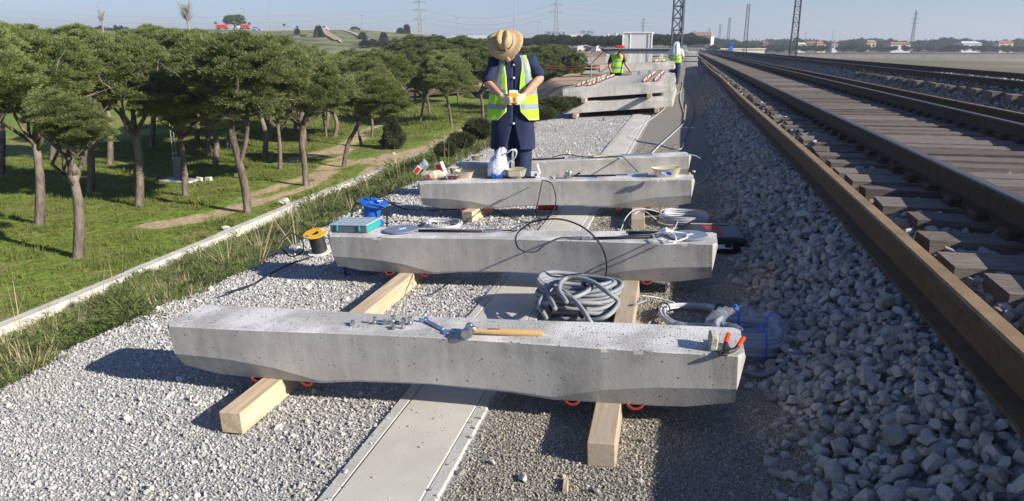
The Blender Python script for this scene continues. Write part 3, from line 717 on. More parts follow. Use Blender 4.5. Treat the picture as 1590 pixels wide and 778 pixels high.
# hammer
a, b = ontop(s1, 727, 514, .02), ontop(s1, 843, 513.5, .02); d = b - a; ang = math.atan2(d.y, d.x); L = d.length
hm = thing('hammer', 'ball peen hammer with a yellow wooden handle on the nearest sleeper', 'hammer', (a.x, a.y, a.z - .02), (0, 0, ang))
m = MB(); prof = [(.03, .010), (.06, .0105), (.12, .0135), (.18, .0155), (L - .02, .016), (L, .0135)]
m.tube([(x, 0, .022) for x, _ in prof], [r for _, r in prof], 14); m.obj('handle', m_wood, hm, smooth=True)
o = MB().box((.11, -.003, .0355), (.05, .006, .002)).obj('stamp', m_red, hm)
m = MB(); m.tube([(0, -.056, .026), (0, -.05, .026), (0, -.030, .026), (0, -.026, .026), (0, -.012, .026)], [.021, .0235, .0235, .017, .017], 18)
m.tube([(0, -.014, .026), (0, .016, .026)], [.019, .019], 8); m.tube([(0, .014, .026), (0, .028, .026)], [.014, .013], 14); m.ball((0, .040, .026), .0175, 14, 9); m.box((.012, 0, .026), (.04, .024, .032), bev=.004); m.obj('head', m_steel, hm, smooth=True)
# stone block and pliers
p = ontop(s1, 1106, 540); o = MB().box((0, 0, 0), (.03, .085, .06), bev=.006).obj('concrete_offcut', M('rough_offcut', (.52, .48, .38), (.40, .37, .30), 30, .9, .9, 60)); o.location = (p.x, p.y, p.z + .03); o.rotation_euler = (.0, .06, .08); tag(o, 'small upright offcut of concrete beside the pliers', 'concrete offcut')
p = ontop(s1, 1127, 549); q = ontop(s1, 1150, 520, .02); d = q - p
pl = thing('pliers', 'black cable cutters with red handle grips on the right end of the nearest sleeper', 'pliers', p, (0, 0, math.atan2(d.y, d.x) - .25)); pl.scale = (.78, .78, .72)
m = MB(); m.cyl((0, 0, .004), (0, 0, .026), .019, n=16); m.tube([(-.012, -.004, .014), (-.035, -.020, .013), (-.055, -.015, .012)], [.014, .011, .004], 8); m.tube([(-.01, .006, .014), (-.038, .012, .013), (-.06, -.006, .012)], [.014, .010, .004], 8)
m.tube([(0, -.008, .014), (.04, -.022, .02), (.07, -.022, .03)], [.014, .011, .010], 8); m.tube([(0, .008, .014), (.035, .03, .02), (.065, .045, .03)], [.014, .011, .010], 8); m.obj('jaws', m_black, pl, smooth=True)
o = MB().tube([(.065, -.022, .029), (.10, -.016, .045), (.135, -.008, .055)], [.0115, .0125, .011], 10).obj('grip', m_redp, pl, smooth=True)
o = MB().tube([(.06, .043, .029), (.09, .056, .045), (.12, .07, .055)], [.0115, .0125, .011], 10).obj('grip', m_redp, pl, smooth=True)

# ------------------------------------------------------------------ coils, reels, case on the gravel
def coil(name, label, cat, c, r, tube_r, turns, hgt, mat, seed, ell=1.0, tilt=(0, 0, 0), jr=.12, seg=40, n=6, sq=1.0):
    rr = random.Random(seed); m = MB(); pts = []
    N = int(turns * seg); ph = rr.uniform(0, 6)
    lev = [rr.uniform(0, 1) for _ in range(int(turns) + 2)]; rad = [rr.uniform(-1, 1) for _ in range(int(turns) + 2)]; ox = [rr.uniform(-1, 1) for _ in range(int(turns) + 2)]; oy = [rr.uniform(-1, 1) for _ in range(int(turns) + 2)]
    for i in range(N):
        k = i / seg; a = 2 * math.pi * k + ph; k0 = int(k); f = k - k0; f = f * f * (3 - 2 * f)
        L_ = lambda A: A[k0] * (1 - f) + A[k0 + 1] * f
        rad_ = r * (1 + jr * L_(rad) * .7); zz = tube_r + hgt * (.15 + .85 * (k / turns)) * (.55 + .45 * L_(lev)) + .006 * math.sin(3 * a)
        pts.append((math.cos(a) * rad_ * ell + ox[k0] * r * jr * .4 * (1 - f) + ox[k0 + 1] * r * jr * .4 * f, math.sin(a) * rad_ + (oy[k0] * (1 - f) + oy[k0 + 1] * f) * r * jr * .4, zz))
    t = thing(name, label, cat, c, tilt)
    m.tube(pts, tube_r, n); m.obj('winding', mat, t, smooth='all')
    return t, pts
def ties(t, r, hgt, angs, mat, wd=.016, ell=1.0, thick=.035):
    for a in angs:
        m = MB(); cx_, cy_ = math.cos(a) * r * ell, math.sin(a) * r; d = Vector((math.cos(a), math.sin(a), 0)); pts = []
        for i in range(16):
            q = 2 * math.pi * i / 16; pts.append(Vector((cx_, cy_, hgt / 2 + .006)) + d * (thick * math.cos(q)) + Vector((0, 0, (hgt / 2 + .010) * math.sin(q))))
        s_ = Vector((-d.y, d.x, 0)) * wd / 2
        vs = [p - s_ for p in pts] + [p + s_ for p in pts]; m._add(vs, [(i, (i + 1) % 16, 16 + (i + 1) % 16, 16 + i) for i in range(16)]); o = m.obj('tie_strap', mat, t); md = o.modifiers.new('thick', 'SOLIDIFY'); md.thickness = .003
# grey corrugated conduit heap
c = at(893, 487); cc = Vector((c.x - .01, c.y + .02, c.z + .012))
rr = random.Random(5); pts = []; seg = 46; turns = 22
A = [(rr.uniform(-.03, .03), rr.uniform(-.022, .022), rr.uniform(-.018, .018), rr.uniform(.85, 1.12)) for _ in range(turns + 2)]
for i in range(turns * seg):
    k = i / seg; a = 2 * math.pi * k; k0 = int(k); f = k - k0; f = f * f * (3 - 2 * f); ox, oy, oz, sc_ = [A[k0][j] * (1 - f) + A[k0 + 1][j] * f for j in range(4)]
    lay_ = .012 + .175 * (k / turns) ** .9
    pts.append((cc.x + ox + math.cos(a) * .215 * sc_ + .02, cc.y + oy + math.sin(a) * .150 * sc_, cc.z + lay_ + oz * .5 + .012 * math.sin(a * 2 + k)))
cg = thing('conduit_coil', 'heaped coil of grey corrugated conduit behind the nearest sleeper', 'conduit coil', (0, 0, 0))
def corrugate(P, r):                       # real ribs
    Pn = [Vector(p) for p in P]; out = []; rs = []; acc = 0
    L = [0]; 
    for a_, b_2 in zip(Pn[:-1], Pn[1:]): L.append(L[-1] + (b_2 - a_).length)
    s_ = np.arange(0, L[-1], .0042); arr = np.array(Pn)
    xyz = np.stack([np.interp(s_, L, arr[:, j]) for j in range(3)], -1)
    return [tuple(v) for v in xyz], [r * (1.08 if i % 2 else .84) for i in range(len(s_))]
Pq, rs = corrugate(pts, .0135); m = MB(); m.tube(Pq, rs, 8); m.obj('winding', m_grey, cg, smooth='all')
lp = [at(850, 497, .09), at(838, 470, .16), at(862, 447, .20), at(895, 470, .19), at(915, 497, .15), at(925, 512, .08)]
lp2 = [at(862, 480, .17), at(850, 448, .20), at(868, 436, .22), at(905, 432, .23), at(918, 447, .22), at(890, 462, .20), at(870, 455, .2)]
lp3 = [at(880, 470, .19), at(868, 448, .23), at(880, 432, .25), at(915, 436, .25), at(945, 455, .22), at(960, 470, .16), at(940, 492, .12), at(900, 500, .08)]
for q in (lp, lp2, lp3):
    Pq, rs = corrugate(spline(q, 14), .0135); MB().tube(Pq, rs, 8).obj('loose_turn', m_grey, cg, smooth='all')
Pq, rs = corrugate(spline([at(858, 499, .02), at(880, 494, .03), at(925, 499, .015), at(960, 505, .015)], 14), .0135); MB().tube(Pq, rs, 8).obj('loose_turn', m_grey, cg, smooth='all')
for px_, py_, h_ in ((905, 447, .19), (852, 484, .10), (905, 484, .10)):
    p = at(px_, py_, h_); m = MB(); m.box((0, 0, 0), (.022, .05, .075), bev=.006); o = m.obj('black_tie', m_black, cg); o.location = p; o.rotation_euler = (.4, .2, .5)
# white-grey cable coil in front right
p = at(1077, 499); t, _ = coil('cable_coil', 'coil of thin white grey cable between the nearest sleeper and the black case', 'cable coil', (p.x, p.y, p.z + .01), .175, .0045, 26, .050, m_cablew, 11, 1.0, (0, 0, .3))
t['label'] = 'coil of thin white cable with black straps, just behind the nearest sleeper'
ties(t, .175, .055, (.3, 2.6), m_black)
p = at(1062, 346); t, _ = coil('cable_coil', 'x', 'cable coil', (p.x, p.y, p.z + .01), .195, .0045, 30, .075, m_cablew, 12); t['label'] = 'coil of thin white cable behind the second sleeper, beside the black case'
p = at(688, 353); t, _ = coil('cable_coil', 'x', 'cable coil', (p.x, p.y, p.z + .01), .165, .0042, 22, .04, m_cablew, 13); t['label'] = 'flat coil of white cable behind the second sleeper near the round disc'; ties(t, .165, .045, (3.4,), m_black)
p = at(552, 418); t, _ = coil('cable_coil', 'x', 'cable coil', (p.x + .05, p.y + .02, p.z + .01), .20, .006, 14, .06, M('blue_grey_cable', (.16, .19, .30), rough=.5), 14); t['label'] = 'blue grey cable coil tucked under the left end of the second sleeper'; ties(t, .2, .065, (-1.7,), m_black)
# film-wrapped conduit coil
p = at(1157, 547); wc = (p.x, p.y + .02, p.z + .01)
t, _ = coil('wrapped_conduit_coil', 'grey conduit coil in clear film with blue ties, at the foot of the ballast', 'conduit coil', wc, .155, .0135, 11, .130, M('blue_grey_conduit', (.30, .32, .36), (.36, .38, .42), 9, .45), 15, jr=.16, n=8)
m = MB(); pr = []
nseg = 40; vs = []; 
for j in range(15):
    a = 2 * math.pi * j / 15
    for i in range(nseg):
        q = 2 * math.pi * i / nseg; w_ = 1 + .10 * math.sin(q * 7 + j) + .06 * math.sin(q * 13 + 2 * j)
        rr_ = .155 + .050 * math.cos(a) * w_; zz = .085 + .088 * math.sin(a) * w_; vs.append((rr_ * math.cos(q), rr_ * math.sin(q), max(zz, .002)))
m._add(vs, [(j * nseg + i, j * nseg + (i + 1) % nseg, ((j + 1) % 15) * nseg + (i + 1) % nseg, ((j + 1) % 15) * nseg + i) for j in range(15) for i in range(nseg)]); m.obj('clear_film', m_wrap, t, smooth='all')
ties(t, .155, .165, (1.9, .55, -1.2), M('blue_tie', (.03, .16, .75), rough=.4), .008, thick=.054)
tail = spline([at(1152, 575, .03), at(1180, 583, .02), at(1206, 574, .05), at(1224, 560, .07), at(1228, 546, .09)], 12)
Pq, rs = corrugate([(v - Vector(wc)) for v in tail], .0125); MB().tube(Pq, rs, 8).obj('loose_end', M('slate_conduit', (.22, .24, .28), rough=.5), t, smooth='all')
o = MB().ball(tail[-1] - Vector(wc), .014).obj('end_cap', m_white, t, smooth=True)
# black case with red lettering
pA, pB, pC = at(1092, 363), at(1140, 352), at(1158, 396)
cs = thing('tool_case', 'black hard case with red lettering on its lid, beside the second sleeper', 'case')
cs.location = ((at(1100, 398) + at(1160, 398)) / 2); q = at(1158, 397) ; q2 = at(1143, 372)
wx, wy, hz = .42, .44, .115
cs.location = (at(1157, 397).x - wx / 2 - .005, at(1157, 397).y + wy / 2, FALL * .3 + .012); cs.rotation_euler = (0, -math.atan(FALL) * .5, R(3))
MB().box((0, 0, .032), (wx, wy, .06), bev=.015).obj('base', m_black, cs); MB().box((0, 0, .092), (wx, wy, .052), bev=.015).obj('lid', M('dark_case_lid', (.022, .026, .035), rough=.45), cs)
m = MB()
for k in range(9): m.box((-wx / 2 + .05 + k * .038, 0, .1195), (.010, wy * .86, .006), bev=.002)
m = MB(); m.box((0, 0, .1187), (wx * .8, wy * .82, .004), bev=.002); m.obj('raised_panel', M('dark_case_panel', (.03, .035, .05), rough=.4), cs)
m = MB(); zt = .1216
def bar(x, y, w_, h_): m.box((x, y, zt), (w_, h_, .0012))
for x0, pat in ((-.085, 'N'), (-.035, 'K'), (.015, 'C')):
    pass
for x, y, w_, h_ in ((-.02, .145, .13, .012), (-.02, .118, .10, .012), (-.055, .13, .012, .05), (.02, .13, .012, .05), (-.01, .085, .11, .010), (-.01, .055, .11, .012), (-.055, .07, .012, .04), (.04, .07, .012, .04), (0, .07, .012, .03),
                     (.005, .02, .06, .011), (.015, 0, .06, .011), (.02, -.03, .055, .010), (.025, -.048, .05, .010), (.03, -.08, .05, .010), (.035, -.098, .04, .010), (.04, -.125, .045, .010)): bar(x, y, w_, h_)
m.obj('red_lettering', M('red_print', (.70, .05, .03), rough=.5), cs)
m = MB(); m.box((.05, -wy / 2 - .001, .055), (.12, .002, .032)); m.obj('label', m_paper, cs)
m = MB(); [m.box((.07 + k * .007, -wy / 2 - .0028, .055), (.003, .0012, .022)) for k in range(6)]; m.obj('label_print', m_black, cs)
for sx in (-1, 1): MB().box((sx * .11 - .03, -wy / 2 - .004, .066), (.045, .012, .03), bev=.003).obj('latch', m_black, cs)
MB().box((-.02, wy / 2 - .01, .123), (.3, .02, .008), bev=.002).obj('hinge', m_timber2, cs)
# yellow-flanged cable reel
p = at(492, 397); rl = thing('cable_reel', 'reel of black cable with an orange yellow top flange at the gravel edge', 'cable reel', (p.x, p.y + .06, p.z + .02), (R(14), R(-4), 0))
m_fl = M('orange_yellow_card', (.80, .46, .04), (.72, .38, .03), 5, .55)
def ring(r0, r1, z0, z1, n=32): return [(r0, z0), (r1, z0), (r1, z1), (r0, z1), (r0, z0)]
MB().lathe(ring(.03, .098, .165, .172), n=36).obj('top_flange', m_fl, rl); MB().lathe(ring(.03, .098, 0, .007), n=36).obj('bottom_flange', m_card, rl)
m = MB(); m.lathe([(.062 + .0012 * (k % 2), .008 + .157 * k / 44) for k in range(45)], n=30); m.obj('winding', m_rubber, rl)
MB().lathe([(.031, .174), (.029, .10), (.0, .10)], n=20).obj('core', m_black, rl)
for x, y, w_, h_, a_, mt in ((-.045, -.055, .035, .02, -.5, m_bluep), (.045, .055, .05, .022, -.6, m_paper), (.055, -.05, .008, .008, 0, m_red), (.064, -.035, .008, .008, 0, m_red), (-.01, .07, .03, .006, .3, m_red)):
    MB().box((x, y, .1728), (w_, h_, .0012), (0, 0, a_)).obj('label', mt, rl)
# blue cable drum with black frame
p = at(576, 350); bl = thing('cable_drum', 'bright blue plastic cable drum in a bent black tube frame', 'cable drum', (p.x, p.y, p.z), (R(6), R(10), R(10)))
m = MB(); m.lathe([(0, .02), (.125, .02), (.13, .03), (.125, .04), (.085, .05), (.078, .10), (.080, .20), (.10, .222), (.138, .228), (.14, .236), (.125, .242), (.05, .240), (.045, .22), (0, .22)], n=28); m.obj('spool', m_blue, bl, smooth=True)
MB().tube(spline([(-.17, -.07, 0), (-.175, -.075, .12), (-.15, -.08, .215), (-.05, -.10, .235), (.06, -.11, .245), (.14, -.10, .23), (.165, -.09, .13), (.175, -.08, 0)], 6), .008, 8).obj('frame', m_black, bl, smooth=True)
MB().tube(spline([(-.03, .0, .24), (-.03, .0, .30), (.02, .01, .315), (.10, .02, .30), (.16, .03, .27)], 6), .006, 8).obj('handle', m_black, bl, smooth=True)
for x, y in ((.05, .05), (-.07, .03), (0, -.08)): MB().box((x, y, .244), (.06, .03, .006), (0, 0, x * 9), bev=.002).obj('label', m_paper if x > 0.01 else m_blue, bl)

# ------------------------------------------------------------------ on the second sleeper
p = ontop(s2, 553, 356); bx = thing('organizer_box', 'teal organizer box with frosted lid on the left end of the second sleeper', 'box', (p.x, p.y, p.z), (0, -math.atan(FALL), a2))
W_, D_ = .285, .23
MB().box((0, 0, .026), (W_, D_, .05), bev=.006).obj('base', m_slate, bx)
MB().box((W_ / 2 - .001, 0, .028), (.006, D_ - .01, .042), bev=.002).obj('side_panel', m_teal, bx)
MB().box((0, 0, .057), (W_ + .008, D_ + .006, .012), bev=.004).obj('lid', m_lid, bx)
for k in (-1, 1): MB().box((k * .085, -D_ / 2 - .004, .035), (.014, .008, .040), bev=.002).obj('latch', m_teal, bx)
m = MB(); [m.box((-W_ / 2 + .035 + k * .05, 0, .0643), (.003, D_ * .86, .002)) for k in range(5)]; [m.box((0, -D_ / 2 + .05 + k * .065, .0644), (W_ * .9, .003, .002)) for k in range(3)]; m.obj('divider_lines', M('lid_ribs', (.30, .36, .42), rough=.4), bx)
def disc(px, py, r, label, lab=True):
    p = ontop(s2, px, py); t = thing('measuring_disc', label, 'disc', (p.x, p.y, p.z + .004), (0, -math.atan(FALL), a2))
    MB().lathe([(0, 0), (r - .003, 0), (r, .003), (r, .009), (r - .003, .012), (0, .0122)], n=48).obj('plate', m_disc, t)
    MB().box((.01, .0, .0135), (.055, .018, .0016), (0, 0, R(48))).obj('label', m_white, t); return t
d1 = disc(623, 358.5, .122, 'blue grey round pressure disc with a black rod, left of centre on the second sleeper')
d2 = disc(1068, 368, .122, 'blue grey round pressure disc under white cable ties, right end of the second sleeper')
def rodline(name, label, s_, pts, r, mat, cat='rod', n=8):
    o = MB().tube(pts, r, n).obj(name, mat, smooth='all'); return tag(o, label, cat)
q0, q1 = ontop(s2, 650, 358, .012), ontop(s2, 748, 358.5, .012)
rodline('black_rod', 'black rod running right from the left disc to a metal connector', s2, [q0, q1], .0095, m_rubber)
def connector(a_, b_, label):
    t = thing('connector', label, 'connector', a_); v = b_ - a_; q = [v * k for k in (0, .12, .14, .5, .52, .56, .58, 1)]
    MB().tube(q, [.008, .008, .011, .011, .013, .013, .010, .010], 12).obj('barrel', m_chrome, t, smooth=True); MB().tube([v * .60, v * .64], .0108, 12).obj('red_ring', m_red, t)
connector(ontop(s2, 750, 358.5, .012), ontop(s2, 778, 357.5, .012), 'silver connector with a red ring at the end of the left black rod')
connector(ontop(s2, 922, 370, .012), ontop(s2, 890, 369.5, .012), 'silver connector with a red ring at the tip of the right black rod')
rodline('black_rod', 'black rod running from the right disc to the silver connector', s2, [ontop(s2, 922, 370, .012), ontop(s2, 1020, 367, .014)], .0085, m_rubber)
rodline('black_rod', 'bundle rod lying above the right disc, slightly tilted', s2, [ontop(s2, 975, 362.5, .016), ontop(s2, 1045, 359.5, .022)], .010, m_black)
rodline('black_rod', 'shorter dark rod beside the tilted bundle rod', s2, [ontop(s2, 972, 360.5, .012), ontop(s2, 1030, 357.5, .016)], .006, m_slate)
zt_ = thing('cable_tie_bundle', 'looped white cable ties and knot over the right disc', 'cable ties', ontop(s2, 1036, 362, .03)); o0 = zt_.location.copy()
def loc(l): return [v - o0 for v in l]
MB().tube(loc(spline([ontop(s2, 1013, 364, .02), ontop(s2, 1030, 360, .04), ontop(s2, 1062, 362, .03), ontop(s2, 1066, 369, .02), ontop(s2, 1045, 375, .01), ontop(s2, 1020, 371, .02), ontop(s2, 1013, 365, .02)], 8)), .0045, 6).obj('loop', m_white, zt_, smooth=True)
MB().tube(loc(spline([ontop(s2, 1040, 360, .04), ontop(s2, 1049, 368, .04), ontop(s2, 1046, 378, .02), ontop(s2, 1020, 380, .006), ontop(s2, 1003, 372, .005)], 8)), .0045, 6).obj('loop', m_white, zt_, smooth=True)
m = MB(); m.ball((0, 0, .01), (.03, .018, .018), 8, 6); m.box((.01, 0, .014), (.06, .02, .02), (.2, .3, .4), bev=.005); m.box((-.005, .01, .02), (.02, .05, .014), (.1, .3, .2), bev=.004); m.obj('knot', m_white, zt_)
# cables
def cable(label, pts, r=.0045, mat=None, k=10, group=None, name='cable'):
    o = MB().tube(spline(pts, k), r, 6).obj(name, mat or m_rubber, smooth='all'); return tag(o, label, 'cable', group)
cable('thin black cable looping over the front of the second sleeper', [ontop(s2, 890, 369.5, .012), ontop(s2, 868, 370, .012), ontop(s2, 850, 378, .0) + Vector((0, -.06, .01)), at(830, 391, .37), at(806, 386, .40), at(802, 365, .45), at(825, 346, .52), at(865, 340, .56), at(900, 350, .53), at(925, 370, .47), at(938, 392, .38), at(942, 415, .24), at(938, 440, .05)], .0052, k=14)
cable('black cable running from the left connector off the second sleeper', [ontop(s2, 778, 357.5, .012), ontop(s2, 800, 358, .01), at(812, 355, .30), at(835, 338, .10), at(870, 332, .012), at(880, 341, .012)], .0045)
cable('dark cable hanging over the third sleeper and sweeping right', [ontop(s3, 842, 281, .01), at(840, 290, .39), at(836, 310, .26), at(832, 330, .03), at(840, 345, .012), at(820, 350, .012)], .0045)
cable('black cable looping on the face of the third sleeper', [ontop(s3, 842, 280, .03), at(855, 284, .42), at(862, 300, .34), at(862, 320, .20), at(850, 338, .02), at(820, 345, .012), at(790, 336, .012), at(765, 325, .05), at(745, 326, .08), at(730, 340, .02), at(715, 352, .012)], .005, m_rubber)
cable('black cable running from the blue drum along the gravel to the third sleeper', [at(594, 308, .25), at(612, 318, .1), at(632, 325, .012), at(665, 327, .012), at(700, 325, .012), at(735, 327, .012)], .006)
cable('black cable trailing from the yellow reel into the weeds', [at(486, 398, .02), at(455, 408, .015), at(420, 425, .02), at(396, 440, .03), at(350, 455, .06)], .006)
cable('thin dark cable on the gravel by the flat white coil', [at(590, 348, .012), at(622, 343, .012), at(650, 345, .012), at(672, 350, .02)], .005)
cable('white cable arching over the split brown timber', [at(1040, 338, .06), at(1024, 330, .09), at(1005, 325, .13), at(985, 326, .14), at(972, 338, .09), at(966, 352, .03), at(962, 362, .012)], .005, m_cablew)
cable('second white cable curving over the split brown timber', [at(1026, 344, .02), at(1015, 338, .07), at(1000, 328, .11), at(985, 332, .10), at(977, 345, .05), at(985, 358, .012)], .005, m_cablew)
cable('white cable rising from the coil to the cable ties', [at(1052, 343, .05), at(1049, 352, .14), at(1040, 360, .30), o0], .005, m_cablew)
cable('grey cable curving off the right end of the fourth sleeper', [ontop(s4, 1070, 240, .004), at(1082, 243, .2), at(1095, 252, .03), at(1103, 263, .012), at(1098, 275, .012), at(1088, 284, .012), at(1080, 286, .012)], .006, M('grey_cable', (.30, .32, .36), rough=.5))
cable('grey cable dropping from the fourth sleeper to the third', [ontop(s4, 905, 243, .006), ontop(s4, 940, 243, .01), ontop(s4, 965, 243, .02), at(978, 254, .36), ontop(s3, 992, 268, .01)], .007, m_grey)
cable('dark cable along the top of the fourth sleeper', [ontop(s4, 858, 244, .01), ontop(s4, 880, 240, .012), ontop(s4, 915, 245, .01), ontop(s4, 950, 243, .012), ontop(s4, 965, 243, .012)], .006, m_rubber)
cable('grey white cable bending across the platform beside the stack', [at(1058, 141, .02), at(1045, 150, .012), at(1030, 170, .012), at(1000, 192, .012), at(975, 210, .012), at(985, 217, .012), at(1020, 224, .012), at(1055, 232, .012), at(1062, 222, .012)], .012, m_cablew)
cable('grey white cable running from the wooden stake towards the fourth sleeper', [at(1060, 130, .012), at(1056, 150, .012), at(1062, 175, .012), at(1064, 188, .012), at(1045, 207, .012), at(1025, 225, .012), at(1012, 238, .012)], .011, m_cablew)
cable('thin dark cable curving along the shaded gravel', [at(1058, 128, .012), at(1072, 152, .012), at(1078, 175, .012), at(1070, 200, .012), at(1060, 228, .012)], .009, m_rubber)
cable('short grey cable crossing the weathered timber', [at(966, 478, .015), at(980, 474, .105), at(1000, 468, .105), at(1004, 462, .05)], .006, m_grey)
cable('thin white cable from the timber to the coil', [at(997, 459, .10), at(1020, 462, .05), at(1048, 470, .02)], .004, m_cablew)
cable('short grey cable end curving out of the white coil', [at(1045, 484, .03), at(1024, 490, .02), at(1006, 503, .015)], .006, m_grey)
cable('black cable strands lying in the weeds left of the reel', [at(440, 372, .3), at(452, 362, .3), at(468, 372, .18), at(470, 390, .12), at(452, 398, .08), at(436, 385, .2)], .006, m_rubber)
p = at(1062, 188); o = MB().box((0, 0, .16), (.035, .03, .36), jit=.003).obj('wooden_stake', m_timber2); o.location = (p.x, p.y, p.z); o.rotation_euler = (.03, .05, .3); tag(o, 'thin wooden stake standing in the gravel beside the cables', 'stake')

# ------------------------------------------------------------------ on the third sleeper
def tub(label, px, py, L, W, Hh, rz, mat, seed, s=None):
    p = ontop(s or s3, px, py); t = thing('plastic_tub', label, 'plastic tub', (p.x, p.y, p.z + .001), (0, -math.atan(FALL), rz)); m = MB(); n = 28; rr = random.Random(seed)
    def rg(k, zz, j=0): return [((L / 2 * k) * np.sign(math.cos(a)) * abs(math.cos(a)) ** .55, (W / 2 * k) * np.sign(math.sin(a)) * abs(math.sin(a)) ** .55, zz + j * math.sin(a * 3 + seed) + j * .6 * math.sin(a * 5)) for a in [2 * math.pi * i / n for i in range(n)]]
    rings = [rg(.72, 0), rg(.82, Hh * .3), rg(.95, Hh * .85), rg(1.06, Hh, .006), rg(.98, Hh * .97, .006), rg(.88, Hh * .6), rg(.70, .006)]
    vs = sum(rings, []); fs = [(j * n + i, j * n + (i + 1) % n, (j + 1) * n + (i + 1) % n, (j + 1) * n + i) for j in range(6) for i in range(n)] + [tuple(range(n))[::-1], tuple(range(6 * n, 7 * n))]
    m._add(vs, fs); m.obj('shell', mat, t, smooth=True); return t
tub('dirty cream tub in the middle left of the third sleeper', 722, 276, .20, .15, .07, a3, m_beige, 1)
tub('small open tub standing behind the cream tub on the third sleeper', 708, 270, .13, .10, .065, a3 + .4, m_beiged, 2)
t = tub('square dusty beige container beside the white bag', 802, 276, .21, .13, .085, a3 - .05, m_beiged, 3); 
MB().box((0, -.064, .045), (.13, .012, .05), bev=.006).obj('panel', m_beige, t)
tub('cut open cream tub holding blue packets, right end of the third sleeper', 1035, 274, .26, .17, .085, a3, m_beige, 4)
p = ontop(s3, 1033, 270, .07)
for k, (dx, dy, rz) in enumerate(((-.02, 0, .3), (.035, .01, -.4))):
    o = MB().box((0, 0, 0), (.045, .028, .02), bev=.003).obj('blue_packet', m_bluep if k else M('pale_blue_packet', (.25, .45, .85), rough=.4)); o.location = (p.x + dx, p.y + dy, p.z + .005 * k); o.rotation_euler = (.2, .3, rz); tag(o, ('light', 'dark')[k] + ' blue packet inside the tub on the right end of the third sleeper', 'packet')
# canister with red cap
p = ontop(s3, 682, 279); t = thing('plastic_bottle', 'cream plastic bottle with a red cap lying on the left end of the third sleeper', 'bottle', (p.x - .06, p.y, p.z + .045), (0, -.05, a3))
MB().tube([(-.03, -.075, -.005), (-.03, -.06, -.005)], .018, 14).obj('cap', M('red_cap', (.62, .03, .03), rough=.35), t, smooth=True)
m = MB(); m.tube([(-.03, -.06, -.005), (-.03, -.045, -.004), (0, -.03, 0), (.03, .03, 0), (.04, .08, 0)], [.022, .026, .043, .044, .035], 16); m.tube([(-.12, .0, 0), (-.06, .0, 0), (.05, .01, 0), (.12, .02, -.01)], [.025, .042, .043, .03], 14); m.obj('bottle_body', m_beige, t, smooth=True)
# red and white cartons
def carton(label, px, py, dz, d, rot, mats):
    p = ontop(s3, px, py, dz); t = thing('carton', label, 'carton', p, rot); MB().box((0, 0, 0), d, bev=.002).obj('box', mats[0], t)
    MB().box((0, -d[1] / 2 - .001, 0), (d[0] * .72, .0015, d[2] * .8)).obj('red_print', mats[1], t); MB().box((0, 0, d[2] / 2 + .001), (d[0] * .9, d[1] * .5, .0015)).obj('red_print', mats[1], t); return t
m_redc = M('carton_red', (.68, .05, .03), rough=.5)
carton('red and white cigarette pack tilted at the far left of the third sleeper', 648, 264, .09, (.055, .025, .085), (.2, .7, .3), [m_card, m_redc])
carton('white carton with red front standing on edge behind the bottle', 684, 262, .08, (.085, .05, .13), (.1, -.35, -.2), [m_card, m_redc])
carton('small yellow and red sachet under the white carton', 675, 268, .05, (.05, .02, .02), (0, 0, .4), [m_yellow, m_redc])
m = MB(); vs = []; 
p = ontop(s3, 659, 266, .06)
for j in range(9):
    for i in range(14):
        a = 2 * math.pi * i / 14; r = [.008, .012, .03, .045, .05, .045, .03, .015, .002][j] * (1 + .15 * math.sin(3 * a + j)); vs.append((r * math.cos(a), r * .6 * math.sin(a), j * .016))
m._add(vs, [(j * 14 + i, j * 14 + (i + 1) % 14, (j + 1) * 14 + (i + 1) % 14, (j + 1) * 14 + i) for j in range(8) for i in range(14)]); 
for i in range(40): m.ball((random.gauss(.02, .03), random.gauss(0, .012), random.uniform(-.03, .0)), (random.uniform(.01, .02), .01, .008), 6, 4, (random.random() * 3, random.random(), 0))
o = m.obj('plastic_bag', m_clear, smooth=True); o.location = p; tag(o, 'crumpled clear plastic bag between the red pack and the carton', 'plastic bag')
p = ontop(s3, 705, 278); t = thing('small_crate', 'small open tray with dark red contents beside the bottle', 'tray', (p.x, p.y - .03, p.z), (0, -.05, a3)); MB().box((0, 0, .022), (.085, .07, .036), bev=.002).obj('contents', M('dark_red_contents', (.09, .02, .015), (.2, .04, .02), 60, .6), t)
m = MB(); m.box((0, 0, .045), (.095, .08, .008)); m.box((0, 0, .003), (.095, .08, .006)); m.box((-.047, -.0, .02), (.004, .08, .06)); m.obj('frame', m_galv, t); MB().ball((.0, -.036, .018), .006, 8, 6).obj('knob', m_chrome, t)
# white carrier bag with blue print
p = ontop(s3, 775, 276); t = thing('carrier_bag', 'white carrier bag with blue print standing on the third sleeper', 'plastic bag', (p.x - .005, p.y + .0, p.z), (0, -.05, a3 + .1)); t.scale = (1.25, 1.1, 1.12)
m = MB(); nb = 36; rings = []; prof = [(.060, .045, 0, 0), (.082, .055, .02, 0), (.085, .06, .07, 0), (.075, .055, .12, .0), (.062, .048, .165, .01), (.048, .035, .20, .02), (.04, .03, .235, .03), (.015, .012, .262, .035)]
def bagr(rx, ry, z, ox): return [(ox + rx * math.cos(a) * (1 + .07 * math.sin(6 * a + z * 60) + .04 * math.sin(11 * a)), ry * math.sin(a) * (1 + .10 * math.sin(7 * a + z * 40)), z + .006 * math.sin(5 * a + z * 30) * (z > .01)) for a in [2 * math.pi * i / nb for i in range(nb)]]
vs = []; [vs.extend(bagr(*q)) for q in prof]
m._add(vs, [(j * nb + i, j * nb + (i + 1) % nb, (j + 1) * nb + (i + 1) % nb, (j + 1) * nb + i) for j in range(len(prof) - 1) for i in range(nb)]); m.obj('bag', m_bag, t, smooth='all')
